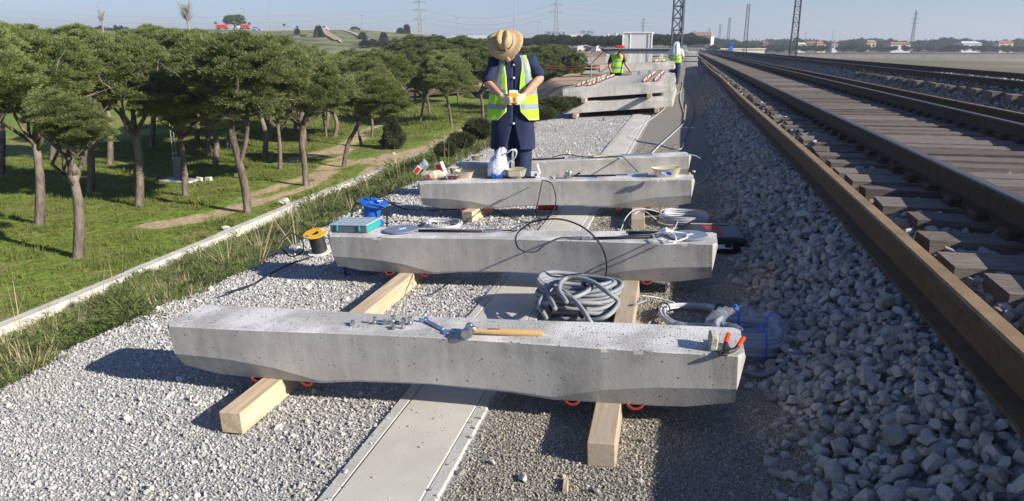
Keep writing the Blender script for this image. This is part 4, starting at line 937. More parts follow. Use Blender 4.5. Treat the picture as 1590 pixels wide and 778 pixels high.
m = MB(); pts = spline([(.02, 0, .19), (.075, -.02, .215), (.12, -.01, .24), (.145, 0, .225), (.135, .01, .175), (.09, 0, .14), (.05, -.01, .12)], 6)
rs_ = [.02 + .022 * math.sin(math.pi * i / (len(pts) - 1)) for i in range(len(pts))]
vs = []; 
for i, q in enumerate(pts):
    for s_ in (-1, 1): vs.append((q.x, q.y + s_ * rs_[i], q.z + .004 * math.sin(i * 1.7) * s_))
m._add(vs, [(2 * i, 2 * i + 1, 2 * i + 3, 2 * i + 2) for i in range(len(pts) - 1)]); o = m.obj('handle', m_bag, t, smooth='all'); md = o.modifiers.new('th', 'SOLIDIFY'); md.thickness = .006
def onface(x, z, w_, h_, mat, nm='blue_print', rz=0):
    m = MB(); m.box((x, -.066 + abs(x) * .22 + max(0, z - .1) * .14, z), (w_, .004, h_), (0, 0, x * 4)); m.obj(nm, mat, t)
for x, z, w_, h_ in ((-.028, .022, .03, .035), (-.048, .034, .014, .022), (.0, .018, .022, .024), (.03, .024, .03, .03), (-.03, .175, .010, .030), (-.012, .185, .010, .030)): onface(x, z, w_, h_, m_bluep)
m_pale = M('pale_blue_print', (.45, .55, .78), rough=.5)
for k in range(5): onface(-.045 + k * .002, .075 + k * .016, .035, .003, m_pale, 'small_print')
# small white box with flap and blue dot
p = ontop(s3, 831, 276); t = thing('small_carton', 'small white carton with raised flap and blue dot beside the dusty container', 'carton', (p.x, p.y, p.z), (0, -.05, a3))
MB().box((0, 0, .033), (.075, .05, .064), bev=.002).obj('box', m_card, t); MB().box((.0365, -.0, .085), (.006, .05, .10), (0, -.25, 0)).obj('flap', m_card, t); MB().lathe([(0, 0), (.013, 0), (.013, .002), (0, .002)], (.012, -.025, .034), 16, q=Matrix.Rotation(R(90), 3, 'X')).obj('blue_dot', m_bluep, t)
# can, papers, pen and small hardware
p = ontop(s3, 883, 277); MBm = MB(); MBm.lathe([(0, 0), (.034, 0), (.036, .003), (.036, .066), (.034, .07), (.030, .07), (.029, .064), (0, .064)], n=28); o = MBm.obj('metal_cup', m_steel, smooth=True); o.location = p; tag(o, 'round brushed metal cup in the middle of the third sleeper', 'metal cup')
p = ontop(s3, 893, 274, .02); o = MB().tube([(-.02, 0, 0), (.02, .01, .02), (.045, .015, .035)], [.008, .007, .011], 8).obj('small_brush', m_black, smooth=True); o.location = p; tag(o, 'short dark brush handle leaning beside the metal cup', 'brush')
o = MB().tube([ontop(s3, 907, 274, .005), ontop(s3, 927, 275, .005)], .0045, 8).obj('pen', m_bluep); tag(o, 'blue pen lying right of the metal cup', 'pen')
p = ontop(s3, 981, 272); t = thing('papers', 'sheaf of white papers in a clear sleeve on the third sleeper', 'papers', p, (0, -.05, a3))
for k in range(3): MB().prism([(-.15, -.055), (.13, -.06), (.16, .055), (-.10, .06)], .004 * k + .001, .004 * k + .003).obj('sheet', m_paper if k < 2 else m_lid, t)
p = ontop(s3, 862, 275, .008)
for k, (x, y, cxx, lb) in enumerate(((855, 276, m_chrome, 'small chrome fitting left of the metal cup'), (866, 274, m_steel, 'dull steel fitting next to the metal cup'), (860, 278, m_wood, 'flat wooden strip beside the metal cup'), (1070, 271, m_yellow, 'yellow cube on the right end of the third sleeper'), (1077, 268, m_card, 'white scrap at the right end corner of the third sleeper'))):
    q = ontop(s3, x, y); o = MB().box((0, 0, .01), (.04 if k == 2 else .028, .018, .016), (0, 0, k * .7), bev=.004).obj('small_part', cxx); o.location = q; tag(o, lb, 'small part')
tag(MB().box((0, 0, 0), (.5, .02, .016)).obj('black_bar', m_black), 'black flat bar lying behind the white bag on the third sleeper', 'bar'); bb = bpy.data.objects['black_bar']; bb.location = top(s3, -.42, .06, .01); bb.rotation_euler = (0, -.05, a3)
tag(MB().box((0, 0, 0), (.6, .014, .014)).obj('black_bar', m_black), 'black flat bar lying right of the metal cup on the third sleeper', 'bar'); bb = bpy.data.objects['black_bar.001']; bb.location = top(s3, .40, .09, .01); bb.rotation_euler = (0, -.05, a3)
# on the fourth
for k, (u, v, L_, mt, nm, lb) in enumerate(((-.35, 0, .55, m_black, 'black_rod', 'long black rod on the fourth sleeper beside the man'), (.02, .02, .12, m_chrome, 'fitting', 'silver fitting joined to the long black rod'), (.38, .0, .28, m_timber, 'wooden_strip', 'thin wooden strip on the middle of the fourth sleeper'), (.72, .02, .36, m_chrome, 'metal_tray', 'thin silver plate on the right half of the fourth sleeper'), (.16, -.04, .08, m_chrome, 'fitting', 'silver coupling lying in front of the wooden strip'))):
    o = MB().box((0, 0, 0), (L_, .05 if k in (2, 3) else .022, .018), bev=.004).obj(nm, mt); o.location = top(s4, u, v, .01); o.rotation_euler = (0, -.05, a4); tag(o, lb, nm.replace('_', ' '))
t = tub('small dull tub on the far left of the fourth sleeper', 741, 248, .14, .11, .05, a4, m_beiged, 7, s4)

# ------------------------------------------------------------------ stacks of upright sleepers
upm = [sleeper_mesh('concrete_body', 40 + k, [m_side, m_side], False, .13) for k in range(3)]
def stack_basis(L, dl, Rr, dr):
    a, b = atd(*L, dl), atd(*Rr, dr); d = (b - a).normalized(); return a, b, d
def sleeper_up(label, c, d, group, clips=True, inst=0, seats=(-.78, .78)):
    yv = Vector((0, 0, 1)).cross(d).normalized(); zv = d.cross(yv); m = Matrix((d, yv, zv)).transposed()
    t = thing('concrete_sleeper', label, 'sleeper', c, m.to_euler(), group); link('concrete_body', upm[inst % 3], t)
    if clips:
        for cx_ in seats:
            for q in (-.13, .13):
                o = link('clip', clipu, t); o.location = (cx_ + q, 0, HT * .96 + .003)
    return t
ORD = 'first second third fourth fifth sixth seventh eighth ninth tenth eleventh twelfth thirteenth fourteenth fifteenth sixteenth seventeenth eighteenth nineteenth twentieth'.split()
GA = 'sleepers of the near two-layer stack'
a, b, d = stack_basis((875, 177), 17.25, (1041, 166), 17.05); c0 = (a + b) / 2 + Vector((0, .15, .0))
nA = 20; step = .33
for k in range(nA):
    lb = 'bottom layer sleeper at the front of the near stack' if k == 0 else ('rearmost bottom layer sleeper of the near stack' if k == nA - 1 else ORD[k] + ' bottom layer sleeper from the front of the near stack')
    sleeper_up(lb, c0 + Vector((0, step * k, 0)), d, GA, False, k)
sh = Vector((-.04, 0, .345))
for k in range(nA):
    lb = 'top layer sleeper at the front of the near stack, its clips in sun' if k == 0 else ('rearmost top layer sleeper of the near stack, by the stooping worker' if k == nA - 1 else ORD[k] + ' top layer sleeper from the front of the near stack')
    sleeper_up(lb, c0 + sh + Vector((random.uniform(-.03, .03), step * k, random.uniform(-.004, .004))), d, GA, True, k + 1)
yaxis = Vector((0, 1, 0))
def bearer(label, c, L, wz=(.10, .09)):
    m = MB(); m.box((0, 0, 0), (wz[0], L, wz[1]), bev=.004); o = m.obj('timber', m_timber2); o.location = c; return tag(o, label, 'timber', 'timbers in the near stack')
for u, s_ in ((-.95, 'left'), (.95, 'right')):
    bearer('timber under the near stack, by its %s end' % s_, c0 + d * u + Vector((0, step * nA / 2 - .35, -.045)), step * nA + .2, (.10, .085))
    bearer('timber between the two layers of the near stack, by its %s end' % s_, c0 + d * u * .8 + Vector((0, step * nA / 2 - .35, .345 - .045)), step * nA + .2, (.10, .09))
# second stack
a, b, d2 = stack_basis((938, 112), 25.0, (1037, 108), 24.9); c1 = (a + b) / 2 + Vector((0, .15, -.0)); GB = 'sleepers of the second stack'
for k in range(7):
    lb = 'front sleeper of the second stack, behind the near one' if k == 0 else ('rearmost sleeper of the second stack' if k == 6 else ORD[k] + ' sleeper from the front of the second stack')
    sleeper_up(lb, c1 + Vector((0, .33 * k, 0)), d2, GB, True, k)
for u in (-.8, .8): tag(MB().box((0, 0, 0), (.12, 2.4, .5)).obj('timber', m_timber2), 'thick bearer timber below the second stack, ' + ('left' if u < 0 else 'right') + ' end', 'timber', 'bearers of the second stack').location = c1 + d2 * u + Vector((0, 1, -.25))
sleeper_up('lone lower sleeper under the second stack in shade', c1 + Vector((0, .05, -.40)), d2, GB, False, 1)
# more sleepers at the right, beside the worker with the white cloth
a, b, d3 = stack_basis((1018, 92), 39, (1055, 93), 39.3); 
for k in range(3):
    sleeper_up(('lowest', 'middle', 'topmost')[k] + ' sleeper of the small far pile left of the worker with the white cloth', (a + b) / 2 + Vector((.3, 0, -.35 + .27 * k)), Vector((1, .0, 0)), 'sleepers of the small far pile', False, k)
# flat wagon body with posts
p = atd(1002, 84, 33); fr = thing('steel_beam_rack', 'dark steel beam carried on a row of short pale posts beyond the stacks', 'beam rack', (p.x, p.y, p.z))
MB().box((-.1, 0, .12), (3.5, .3, .2), (0, 0, .1)).obj('beam', M('blue_grey_steel', (.09, .12, .17), rough=.6), fr); MB().box((-.1, .0, .245), (3.6, .42, .04), (0, 0, .1)).obj('flange', M('dull_flange', (.30, .32, .30), rough=.7), fr)
for k in range(7):
    x = -1.7 + k * .48; MB().box((x, -.25, -.20), (.17, .2, .42), (0, .16, .1), bev=.01).obj('post', m_cream, fr); MB().box((x + .02, -.18, -.8), (.12, .2, .9)).obj('base', m_galv, fr)
# cabin on wheels-less base and red machine
p = atd(989, 90, 46); cbn = thing('site_cabin', 'pale grey site cabin with vertical corner posts behind the beam rack', 'cabin', (p.x, p.y, p.z - .4))
m_cab = M('cabin_sheet', (.74, .75, .73), (.68, .69, .67), 1, .6); MB().box((0, 0, .95), (1.75, 1.6, 1.9), bev=.02).obj('wall', m_cab, cbn)
MB().box((0, 0, 1.93), (1.85, 1.7, .08), bev=.02).obj('roof', m_white, cbn)
for sx in (-.88, -.42, .72, .9): MB().box((sx, -.81, .95), (.05, .05, 1.9)).obj('post', m_card, cbn)
MB().box((-.66, -.80, .9), (.40, .03, 1.5)).obj('door', M('cabin_door', (.66, .68, .67), rough=.6), cbn)
p = atd(963, 80, 34); rm = thing('compressor', 'red site machine partly behind the stooping worker', 'machine', (p.x, p.y, p.z - .6))
MB().box((0, 0, .5), (.42, .5, .75), bev=.05).obj('body', M('machine_red', (.6, .04, .03), rough=.5), rm); MB().box((0, -.25, .25), (.3, .04, .2)).obj('grille', m_black, rm); MB().cyl((-.2, -.25, .12), (-.2, .25, .12), .12, n=14).obj('wheel', m_black, rm)
# wire fence post left of the stack, orange tape
p = atd(917, 136, 20); pf = thing('lamp_stand', 'thin steel stand with a crossarm on the earth bank left of the stacks', 'stand', (p.x, p.y, p.z))
MB().tube([(0, 0, 0), (0, 0, .9)], .014, 6).obj('pole', m_galv, pf); MB().tube([(-.02, 0, .62), (.35, 0, 1.0), (.55, 0, .85)], .012, 6).obj('arm', m_black, pf); MB().box((.33, 0, .98), (.08, .06, .06)).obj('head', m_black, pf)
tape = M('orange_barrier_tape', (.75, .10, .05), (.80, .25, .15), 3, .5)
for k, (yy, lb) in enumerate(((102.5, 'upper'), (106, 'lower'))):
    A_, B_ = atd(846, yy - .5, 25), atd(918, yy, 22); m = MB(); pp = [lerp(A_, B_, i / 10) - Vector((0, 0, .03 * math.sin(math.pi * i / 10))) for i in range(11)]; m.tube(pp, .012, 5); pp2 = [B_, lerp(B_, atd(958, 104, 26), .5), atd(958, 103, 26)]; m.tube(pp2, .007, 5)
    tag(m.obj('barrier_tape', tape), lb + ' of the two red barrier tapes strung in front of the bushes', 'barrier tape')
tg = thing('barrier_posts', 'slim posts carrying the red tapes', 'post', atd(846, 106, 25)); MB().tube([(0, 0, -1.2), (0, 0, .12)], .02, 6).obj('post', m_galv, tg); bpy.data.objects.remove(tg.children[0]); bpy.data.objects.remove(tg)

# ------------------------------------------------------------------ people
def blob(name, prims, mat, parent, vox=.010, smooth_it=6, lo=None):
    m = MB()
    for p_ in prims:
        if p_[0] == 'c': m.cap(p_[1], p_[2], p_[3], p_[4], 14)
        else: m.ball(p_[1], p_[2], 16, 12, p_[3] if len(p_) > 3 else None)
    o = m.obj(name, mat, parent); r = o.modifiers.new('join', 'REMESH'); r.mode = 'VOXEL'; r.voxel_size = vox; r.use_smooth_shade = True
    s_ = o.modifiers.new('soft', 'SMOOTH'); s_.iterations = smooth_it; s_.factor = .5
    return o
def loft(name, rings, mats, parent, n=72, ang=None, mi=None, thick=0, fold=0, seed=0, smooth='all'):
    """rings: (z, cx, cy, rx, ry, power); ang(z) -> half opening at the front, or None for closed"""
    zs = [r[0] for r in rings]; m = MB(); nz = max(2, int(abs(zs[-1] - zs[0]) / .018)); vs = []
    Zs = np.linspace(zs[0], zs[-1], nz)
    up = zs[-1] > zs[0]
    def ip(z, k):
        xx, yy = (zs, [r[k] for r in rings]) if up else (zs[::-1], [r[k] for r in rings][::-1]); return float(np.interp(z, xx, yy))
    closed = ang is None; cols = n if closed else n + 1
    for z in Zs:
        cx_, cy_, rx, ry, pw = [ip(z, k) for k in range(1, 6)]; o_ = 0 if closed else ang(z)
        for i in range(cols):
            a = (2 * math.pi * i / n) if closed else o_ + (2 * math.pi - 2 * o_) * i / n
            f_ = fold * (math.sin(a * 5 + seed + z * 3) * .5 + math.sin(a * 9 - z * 7 + seed) * .35 + math.sin(a * 3 + z * 14) * .3)
            s_, c_ = math.sin(a), -math.cos(a); vs.append((cx_ + (rx + f_) * math.copysign(abs(s_) ** pw, s_), cy_ + (ry + f_) * math.copysign(abs(c_) ** pw, c_), z))
    fs = []; ms = []
    for j in range(nz - 1):
        for i in range(n):
            i2 = (i + 1) % cols; q = (j * cols + i, j * cols + i2, (j + 1) * cols + i2, (j + 1) * cols + i); fs.append(q if up else q[::-1])
            if mi:
                zc = (Zs[j] + Zs[j + 1]) / 2; o_ = 0 if closed else ang(zc); a = (2 * math.pi * (i + .5) / n) if closed else o_ + (2 * math.pi - 2 * o_) * (i + .5) / n; ms.append(mi(a, zc, o_))
            else: ms.append(0)
    m._add(vs, fs); m.m = ms; o = m.obj(name, mats, parent, smooth=smooth)
    if thick: md = o.modifiers.new('thick', 'SOLIDIFY'); md.thickness = thick; md.offset = 1
    return o

# the man in the straw hat
HD = 7.72; FX, FY = ath(797, 150, HD).x, ath(797, 150, HD).y
gz = FALL * FX
man = thing('person', 'man in straw hat, yellow vest and navy coat looking down at a yellow box', 'person', (FX, FY, gz), (0, 0, R(13)))
SC_ = 7.75 / 1120                          # metres per pixel at his distance
def mp(px, py, y=0.0):                     # local point from where it shows, at local depth y
    p = ath(px, py, HD + y * 1.0); l = Vector((p.x - FX, p.y - FY, p.z - gz)); c_, s_ = math.cos(R(-13)), math.sin(R(-13)); return Vector((l.x * c_ - l.y * s_, l.x * s_ + l.y * c_, l.z))
hat = mp(784, 65, -.25); neck = mp(795, 88, -.02); hn = Vector((-.22, -.84, .49)).normalized()
head = hat - hn * .055
shL, shR = mp(766, 97, -.02), mp(826, 94, -.02)
elL, elR = mp(757, 128, -.10), mp(838, 122, -.10)
haL, haR = mp(779, 150, -.33), mp(812, 150, -.33)
blob('body', [('e', head, (.078, .098, .105), (R(40), 0, 0)), ('c', head + Vector((0, -.03, -.09)), .044, head + Vector((.02, -.075, -.135)), .034), ('c', head + Vector((.01, .05, -.09)), .055, neck, .062),
      ('e', head + Vector((.0, -.105, -.05)), (.014, .022, .018)), ('e', head + Vector((-.078, .0, -.03)), (.012, .02, .03)), ('e', head + Vector((.078, .0, -.03)), (.012, .02, .03)),
      ('c', neck, .055, Vector((0, .03, 1.30)), .085), ('c', Vector((0, .03, 1.30)), .085, Vector((0, .02, .98)), .10), ('c', Vector((-.08, 0, 1.42)), .05, shL, .045), ('c', Vector((.08, 0, 1.42)), .05, shR, .045),
      ('c', shL, .045, elL, .045), ('c', elL, .044, haL, .030), ('c', shR, .045, elR, .045), ('c', elR, .046, lerp(elR, haR, .4), .043), ('c', lerp(elR, haR, .4), .043, haR, .029),
      ('c', (-.09, 0, .95), .10, (-.105, .01, .5), .06), ('c', (.09, 0, .95), .10, (.10, .01, .5), .06), ('c', (-.105, .01, .5), .06, (-.11, .02, .1), .04), ('c', (.10, .01, .5), .06, (.11, .02, .1), .04)], m_skin, man, .009)
blob('hair', [('e', head + Vector((0, .03, -.01)), (.082, .085, .09))], M('grey_hair', (.12, .10, .09), rough=.9), man, .012)
blob('trousers', [('c', (-.08, 0, .95), .13, (-.105, .0, .55), .098), ('c', (-.105, .0, .55), .098, (-.115, .01, .08), .080), ('c', (.09, 0, .95), .13, (.105, .0, .55), .100), ('c', (.105, .0, .55), .100, (.115, .0, .08), .082), ('e', (-.09, -.05, .46), (.05, .05, .05)), ('e', (-.12, -.02, .16), (.085, .085, .03)), ('e', (.12, -.02, .18), (.088, .085, .03))], m_jean, man, .010, 4)
for sx in (-1, 1): blob('boot', [('c', (sx * .118, .05, .05), .05, (sx * .13, -.13, .035), .04), ('c', (sx * .116, .04, .05), .05, (sx * .116, .03, .14), .05)], m_boot, man, .01)
coat_r = [(.55, 0, .005, .232, .155, .85), (.62, 0, .005, .230, .15, .85), (.80, 0, .0, .220, .145, .85), (.98, 0, -.005, .205, .145, .85), (1.15, 0, 0, .205, .14, .85), (1.32, .0, .0, .215, .135, .85), (1.42, 0, 0, .205, .12, .9), (1.48, 0, .0, .16, .10, 1), (1.53, 0, -.01, .085, .085, 1)]
loft('coat', coat_r, m_coat, man, 84, ang=lambda z: R(.3 + 16 * max(0, (.84 - z) / .32)), thick=.006, fold=.007, seed=2)
m = MB(); 
for sx in (-1, 1): m.prism([(sx * .01, -.01), (sx * .075, .045), (sx * .095, .02), (sx * .04, -.05)], 0, .006)
o = m.obj('collar', m_coat, man); o.location = (neck.x, neck.y - .10, neck.z - .035); o.rotation_euler = (R(52), 0, 0)
for z_ in (1.42, 1.29, 1.16, .83, ): MB().lathe([(0, .004), (.010, .004), (.012, 0)], (.006, -.150 - (.012 if z_ < 1 else -.012 * (z_ > 1.35)), z_), 12, q=Matrix.Rotation(R(90), 3, 'X')).obj('button', m_white, man)
blob('sleeve', [('c', shL + Vector((.03, 0, -.01)), .066, lerp(shL, elL, .82), .072), ('c', Vector((-.10, 0, 1.43)), .07, shL, .062), ('e', lerp(shL, elL, .85), (.072, .072, .03))], m_coat, man, .010, 3)
blob('sleeve', [('c', shR + Vector((-.03, 0, -.01)), .066, lerp(shR, elR, .70), .074), ('c', Vector((.10, 0, 1.43)), .07, shR, .062), ('e', lerp(shR, elR, .74), (.074, .074, .03))], m_coat, man, .010, 3)
vest_r = [(.86, 0, .0, .270, .185, .85), (1.0, 0, .0, .262, .18, .85), (1.15, 0, 0, .240, .172, .85), (1.28, 0, 0, .230, .160, .85), (1.38, 0, 0, .215, .148, .9), (1.45, 0, 0, .185, .128, .95), (1.51, 0, .0, .130, .105, 1)]
def vmi(a, z, o_):
    e_ = min(abs(a - o_), abs(2 * math.pi - a - o_))
    if e_ < .05 or z < .875: return 1
    if 1.125 < z < 1.185 or .965 < z < 1.02: return 2
    side = min(a, 2 * math.pi - a)
    if z > 1.12 and .48 < side < .82: return 2
    return 0
vop = lambda z: float(np.interp(z, [.86, .95, 1.1, 1.3, 1.5], [R(34), R(12), R(10), R(15), R(30)]))
loft('safety_vest', vest_r, [m_vest, m_trim, m_silver], man, 130, ang=vop, mi=vmi, thick=.005, fold=.009, seed=5)
# hat
qh = hn.to_track_quat('Z', 'Y').to_matrix()
ht_ = bpy.data.objects.new('hat', None); 
m = MB(); nn = 40; vs = []
prof = [(.174, -.028), (.178, -.022), (.168, -.008), (.14, .002), (.095, .004), (.092, .02), (.086, .06), (.078, .095), (.062, .112), (.035, .108), (0, .098)]
for j, (r, z) in enumerate(prof):
    for i in range(nn):
        a = 2 * math.pi * i / nn; br = r * (1.0 + (.04 * math.cos(2 * a) if r > .1 else .10 * math.cos(2 * a + math.pi) )); zz = z
        if r > .1: zz = z + (.035 * math.cos(2 * a) - .01) * ((r - .09) / .1)
        if j >= 7: zz -= .022 * math.exp(-(math.cos(a) * r / .022) ** 2) * (1 if math.sin(a) > -2 else 0)
        vs.append(qh @ Vector((br * math.cos(a), br * math.sin(a), zz)))
m._add(vs, [(j * nn + i, j * nn + (i + 1) % nn, (j + 1) * nn + (i + 1) % nn, (j + 1) * nn + i) for j in range(len(prof) - 1) for i in range(nn)])
ho = m.obj('hat', m_straw, man, smooth='all'); ho.location = hat; md = ho.modifiers.new('t', 'SOLIDIFY'); md.thickness = .004
m = MB(); vs = []
for r, z in ((.0965, .006), (.0945, .024)):
    for i in range(nn):
        a = 2 * math.pi * i / nn; br = r * (1 + .10 * math.cos(2 * a + math.pi)); vs.append(qh @ Vector((br * math.cos(a), br * math.sin(a), z)))
m._add(vs, [(i, (i + 1) % nn, nn + (i + 1) % nn, nn + i) for i in range(nn)]); m.obj('hat_band', m_band, ho, smooth='all')
# gloved hands closed on the box
boxc = mp(797, 153, -.40)
def glove(wr, side, parent):
    d = (boxc - wr); pc = boxc + Vector((side * .062, .035, -.012)); pr = [('c', wr, .036, lerp(wr, pc, .4), .036), ('e', lerp(wr, pc, .7), (.040, .034, .046)), ('e', pc, (.028, .038, .048))]
    for k in range(4):                     # fingers wrap under and round to the front of the box
        z = .030 - k * .021; ln = (.9, 1.0, .95, .75)[k]; b0 = pc + Vector((-side * .002, -.020, z)); b1 = b0 + Vector((-side * .004, -.034 * ln, -.004)); b2 = b1 + Vector((-side * .022 * ln, -.016, -.004)); b3 = b2 + Vector((-side * .020 * ln, .002, -.003))
        pr += [('c', b0, .0115, b1, .011), ('c', b1, .0108, b2, .010), ('c', b2, .010, b3, .0088)]
    t0 = pc + Vector((0, .005, .036)); t1 = t0 + Vector((-side * .016, -.022, .018)); t2 = t1 + Vector((-side * .026, -.016, -.002)); pr += [('c', t0, .014, t1, .0125), ('c', t1, .012, t2, .0105)]
    o = blob('glove', pr, m_glove, parent, .0042, 3); return o
glove(haL, -1, man); glove(haR, 1, man)
mb_ = thing('handheld_meter', 'small yellow box with a white top held in both gloved hands', 'meter', (0, 0, 0))
bpy.context.view_layer.update(); mb_.location = man.matrix_world @ boxc; mb_.rotation_euler = (R(-18), 0, R(13) - .05)
MB().box((0, 0, 0), (.092, .045, .105), bev=.004).obj('case', m_yellow, mb_); MB().box((0, 0, .064), (.088, .042, .028), bev=.004).obj('top', m_white, mb_); MB().box((0, -.0235, -.045), (.088, .002, .012)).obj('orange_band', M('orange_card', (.7, .22, .03), rough=.6), mb_); MB().tube([(.02, -.024, -.02), (.02, -.032, -.02)], .010, 10).obj('dial', m_black, mb_)

# helper for the two workers seen from further off
def worker(label, foot, rz, S_, prims_body, prims_tr, vest, extra):
    t = thing('person', label, 'person', foot, (0, 0, rz)); blob('body', prims_body, m_skin, t, .016, 3); blob('trousers', prims_tr, m_jean, t, .018, 3); return t
# stooping worker between the stacks, seen from behind
p = atd(956, 136, 24.3); g2 = Vector((p.x, p.y, FALL * p.x)); 
w2 = worker('stooping worker in a yellow vest and jeans reaching towards the second stack', g2, R(10), 1,
    [('c', (0, -.02, 1.25), .12, (0, .06, 1.0), .12), ('e', (.06, -.34, 1.36), (.08, .10, .11)), ('c', (.03, -.18, 1.36), .06, (.05, -.28, 1.38), .055), ('c', (.20, -.08, 1.30), .06, (.30, -.16, 1.05), .042), ('c', (.30, -.16, 1.05), .042, (.44, -.26, .86), .032),
     ('e', (.47, -.28, .83), (.04, .03, .03)), ('c', (.45, -.27, .85), .012, (.51, -.31, .80), .009), ('c', (.45, -.26, .84), .012, (.50, -.28, .78), .009), ('c', (.46, -.28, .85), .012, (.52, -.29, .83), .009), ('c', (-.20, -.06, 1.30), .06, (-.26, -.16, 1.02), .045), ('c', (-.26, -.16, 1.02), .045, (-.2, -.35, .85), .035), ('c', (-.1, 0, .9), .09, (-.12, 0, .1), .05), ('c', (.1, 0, .9), .09, (.12, 0, .1), .05)],
    [('c', (-.09, .03, .92), .125, (-.12, 0, .5), .09), ('c', (-.12, 0, .5), .09, (-.13, .03, .06), .075), ('c', (.09, .03, .92), .125, (.12, 0, .5), .09), ('c', (.12, 0, .5), .09, (.13, .03, .06), .075)], None, None)
def vmi2(a, z, o_):
    if .93 < z < 1.0 or 1.15 < z < 1.21: return 2
    s_ = min(abs(a - math.pi + .42), abs(a - math.pi - .42))
    return 2 if s_ < .14 else 0
loft('safety_vest', [(.80, 0, .04, .215, .165, .85), (.95, 0, .03, .21, .16, .85), (1.15, 0, -.01, .215, .155, .85), (1.30, .0, -.05, .215, .15, .85), (1.40, .0, -.10, .16, .12, .9), (1.45, .01, -.14, .06, .06, 1)], [m_vest, m_trim, m_silver], w2, 60, None, vmi2, .006, .008, 3)
blob('hair', [('e', (.06, -.32, 1.40), (.09, .10, .10))], m_black, w2, .02)
blob('shirt_sleeve', [('c', (.18, -.06, 1.32), .075, (.25, -.12, 1.17), .065)], m_black, w2, .016); blob('shirt_sleeve', [('c', (-.18, -.05, 1.32), .075, (-.25, -.12, 1.15), .065)], m_black, w2, .016)
for sx in (-1, 1): blob('boot', [('c', (sx * .13, .05, .05), .05, (sx * .14, -.14, .04), .045)], m_boot, w2, .02)
# worker walking away with a white cloth over his head
p = atd(1047, 125, 29.5); g3 = Vector((p.x, p.y, FALL * p.x)); 
w3 = worker('worker with a white cloth over his head and a yellow vest, seen from behind', g3, R(170), 1,
    [('e', (0, -.06, 1.60), (.08, .095, .11)), ('c', (0, -.03, 1.5), .06, (0, 0, 1.4), .08), ('c', (0, 0, 1.38), .13, (0, 0, 1.0), .13), ('c', (-.2, 0, 1.40), .06, (-.29, -.06, 1.14), .045), ('c', (-.29, -.06, 1.14), .045, (-.16, -.26, 1.10), .035), ('c', (.2, 0, 1.40), .06, (.29, -.06, 1.14), .045), ('c', (.29, -.06, 1.14), .045, (.16, -.26, 1.12), .035),
     ('e', (-.13, -.30, 1.10), (.04, .03, .03)), ('e', (.13, -.30, 1.12), (.04, .03, .03)), ('c', (-.1, 0, .9), .09, (-.12, 0, .1), .05), ('c', (.1, 0, .9), .09, (.12, 0, .1), .05)],
    [('c', (-.09, 0, .92), .125, (-.11, .0, .5), .095), ('c', (-.11, .0, .5), .095, (-.10, .08, .08), .08), ('c', (.09, 0, .92), .125, (.11, -.02, .5), .095), ('c', (.11, -.02, .5), .095, (.12, -.04, .08), .08)], None, None)
def vmi3(a, z, o_): return 2 if (1.05 < z < 1.10 or 1.20 < z < 1.25) else 0
loft('safety_vest', [(.93, 0, .0, .225, .165, .85), (1.1, 0, .0, .225, .16, .85), (1.32, 0, .0, .225, .15, .85), (1.44, .0, .0, .19, .12, .9), (1.50, .0, 0, .10, .09, 1)], [m_vest, m_trim, m_silver], w3, 60, None, vmi3, .006, .008, 4)
m = MB(); vs = []; nn = 32
for j, (z, rx, ry, cy_) in enumerate(((1.20, .10, .03, .15), (1.28, .16, .05, .14), (1.38, .19, .10, .08), (1.50, .16, .12, .02), (1.60, .13, .13, -.02), (1.70, .10, .11, -.04), (1.745, .04, .05, -.05))):
    for i in range(nn):
        a = 2 * math.pi * i / nn; f_ = 1 + .10 * math.sin(a * 7 + j * .3); vs.append((rx * f_ * math.cos(a) + .0, cy_ + ry * f_ * math.sin(a), z + .02 * math.sin(a * 3)))
m._add(vs, [(j * nn + i, j * nn + (i + 1) % nn, (j + 1) * nn + (i + 1) % nn, (j + 1) * nn + i) for j in range(6) for i in range(nn)] + [tuple(range(6 * nn, 7 * nn))]); m.obj('head_cloth', m_cloth, w3, smooth='all')
blob('cap', [('e', (-.02, -.07, 1.68), (.115, .12, .07)), ('e', (-.10, -.02, 1.56), (.04, .08, .12))], m_blue, w3, .015)
blob('shirt_sleeve', [('c', (.2, 0, 1.41), .075, (.27, -.04, 1.22), .07)], m_cloth, w3, .016); blob('shirt_sleeve', [('c', (-.2, 0, 1.41), .075, (-.27, -.04, 1.22), .07)], m_cloth, w3, .016)
for sx, yy in ((-1, .08), (1, -.04)): blob('shoe', [('c', (sx * .11, yy + .05, .05), .05, (sx * .12, yy - .14, .04), .045)], m_boot, w3, .018)

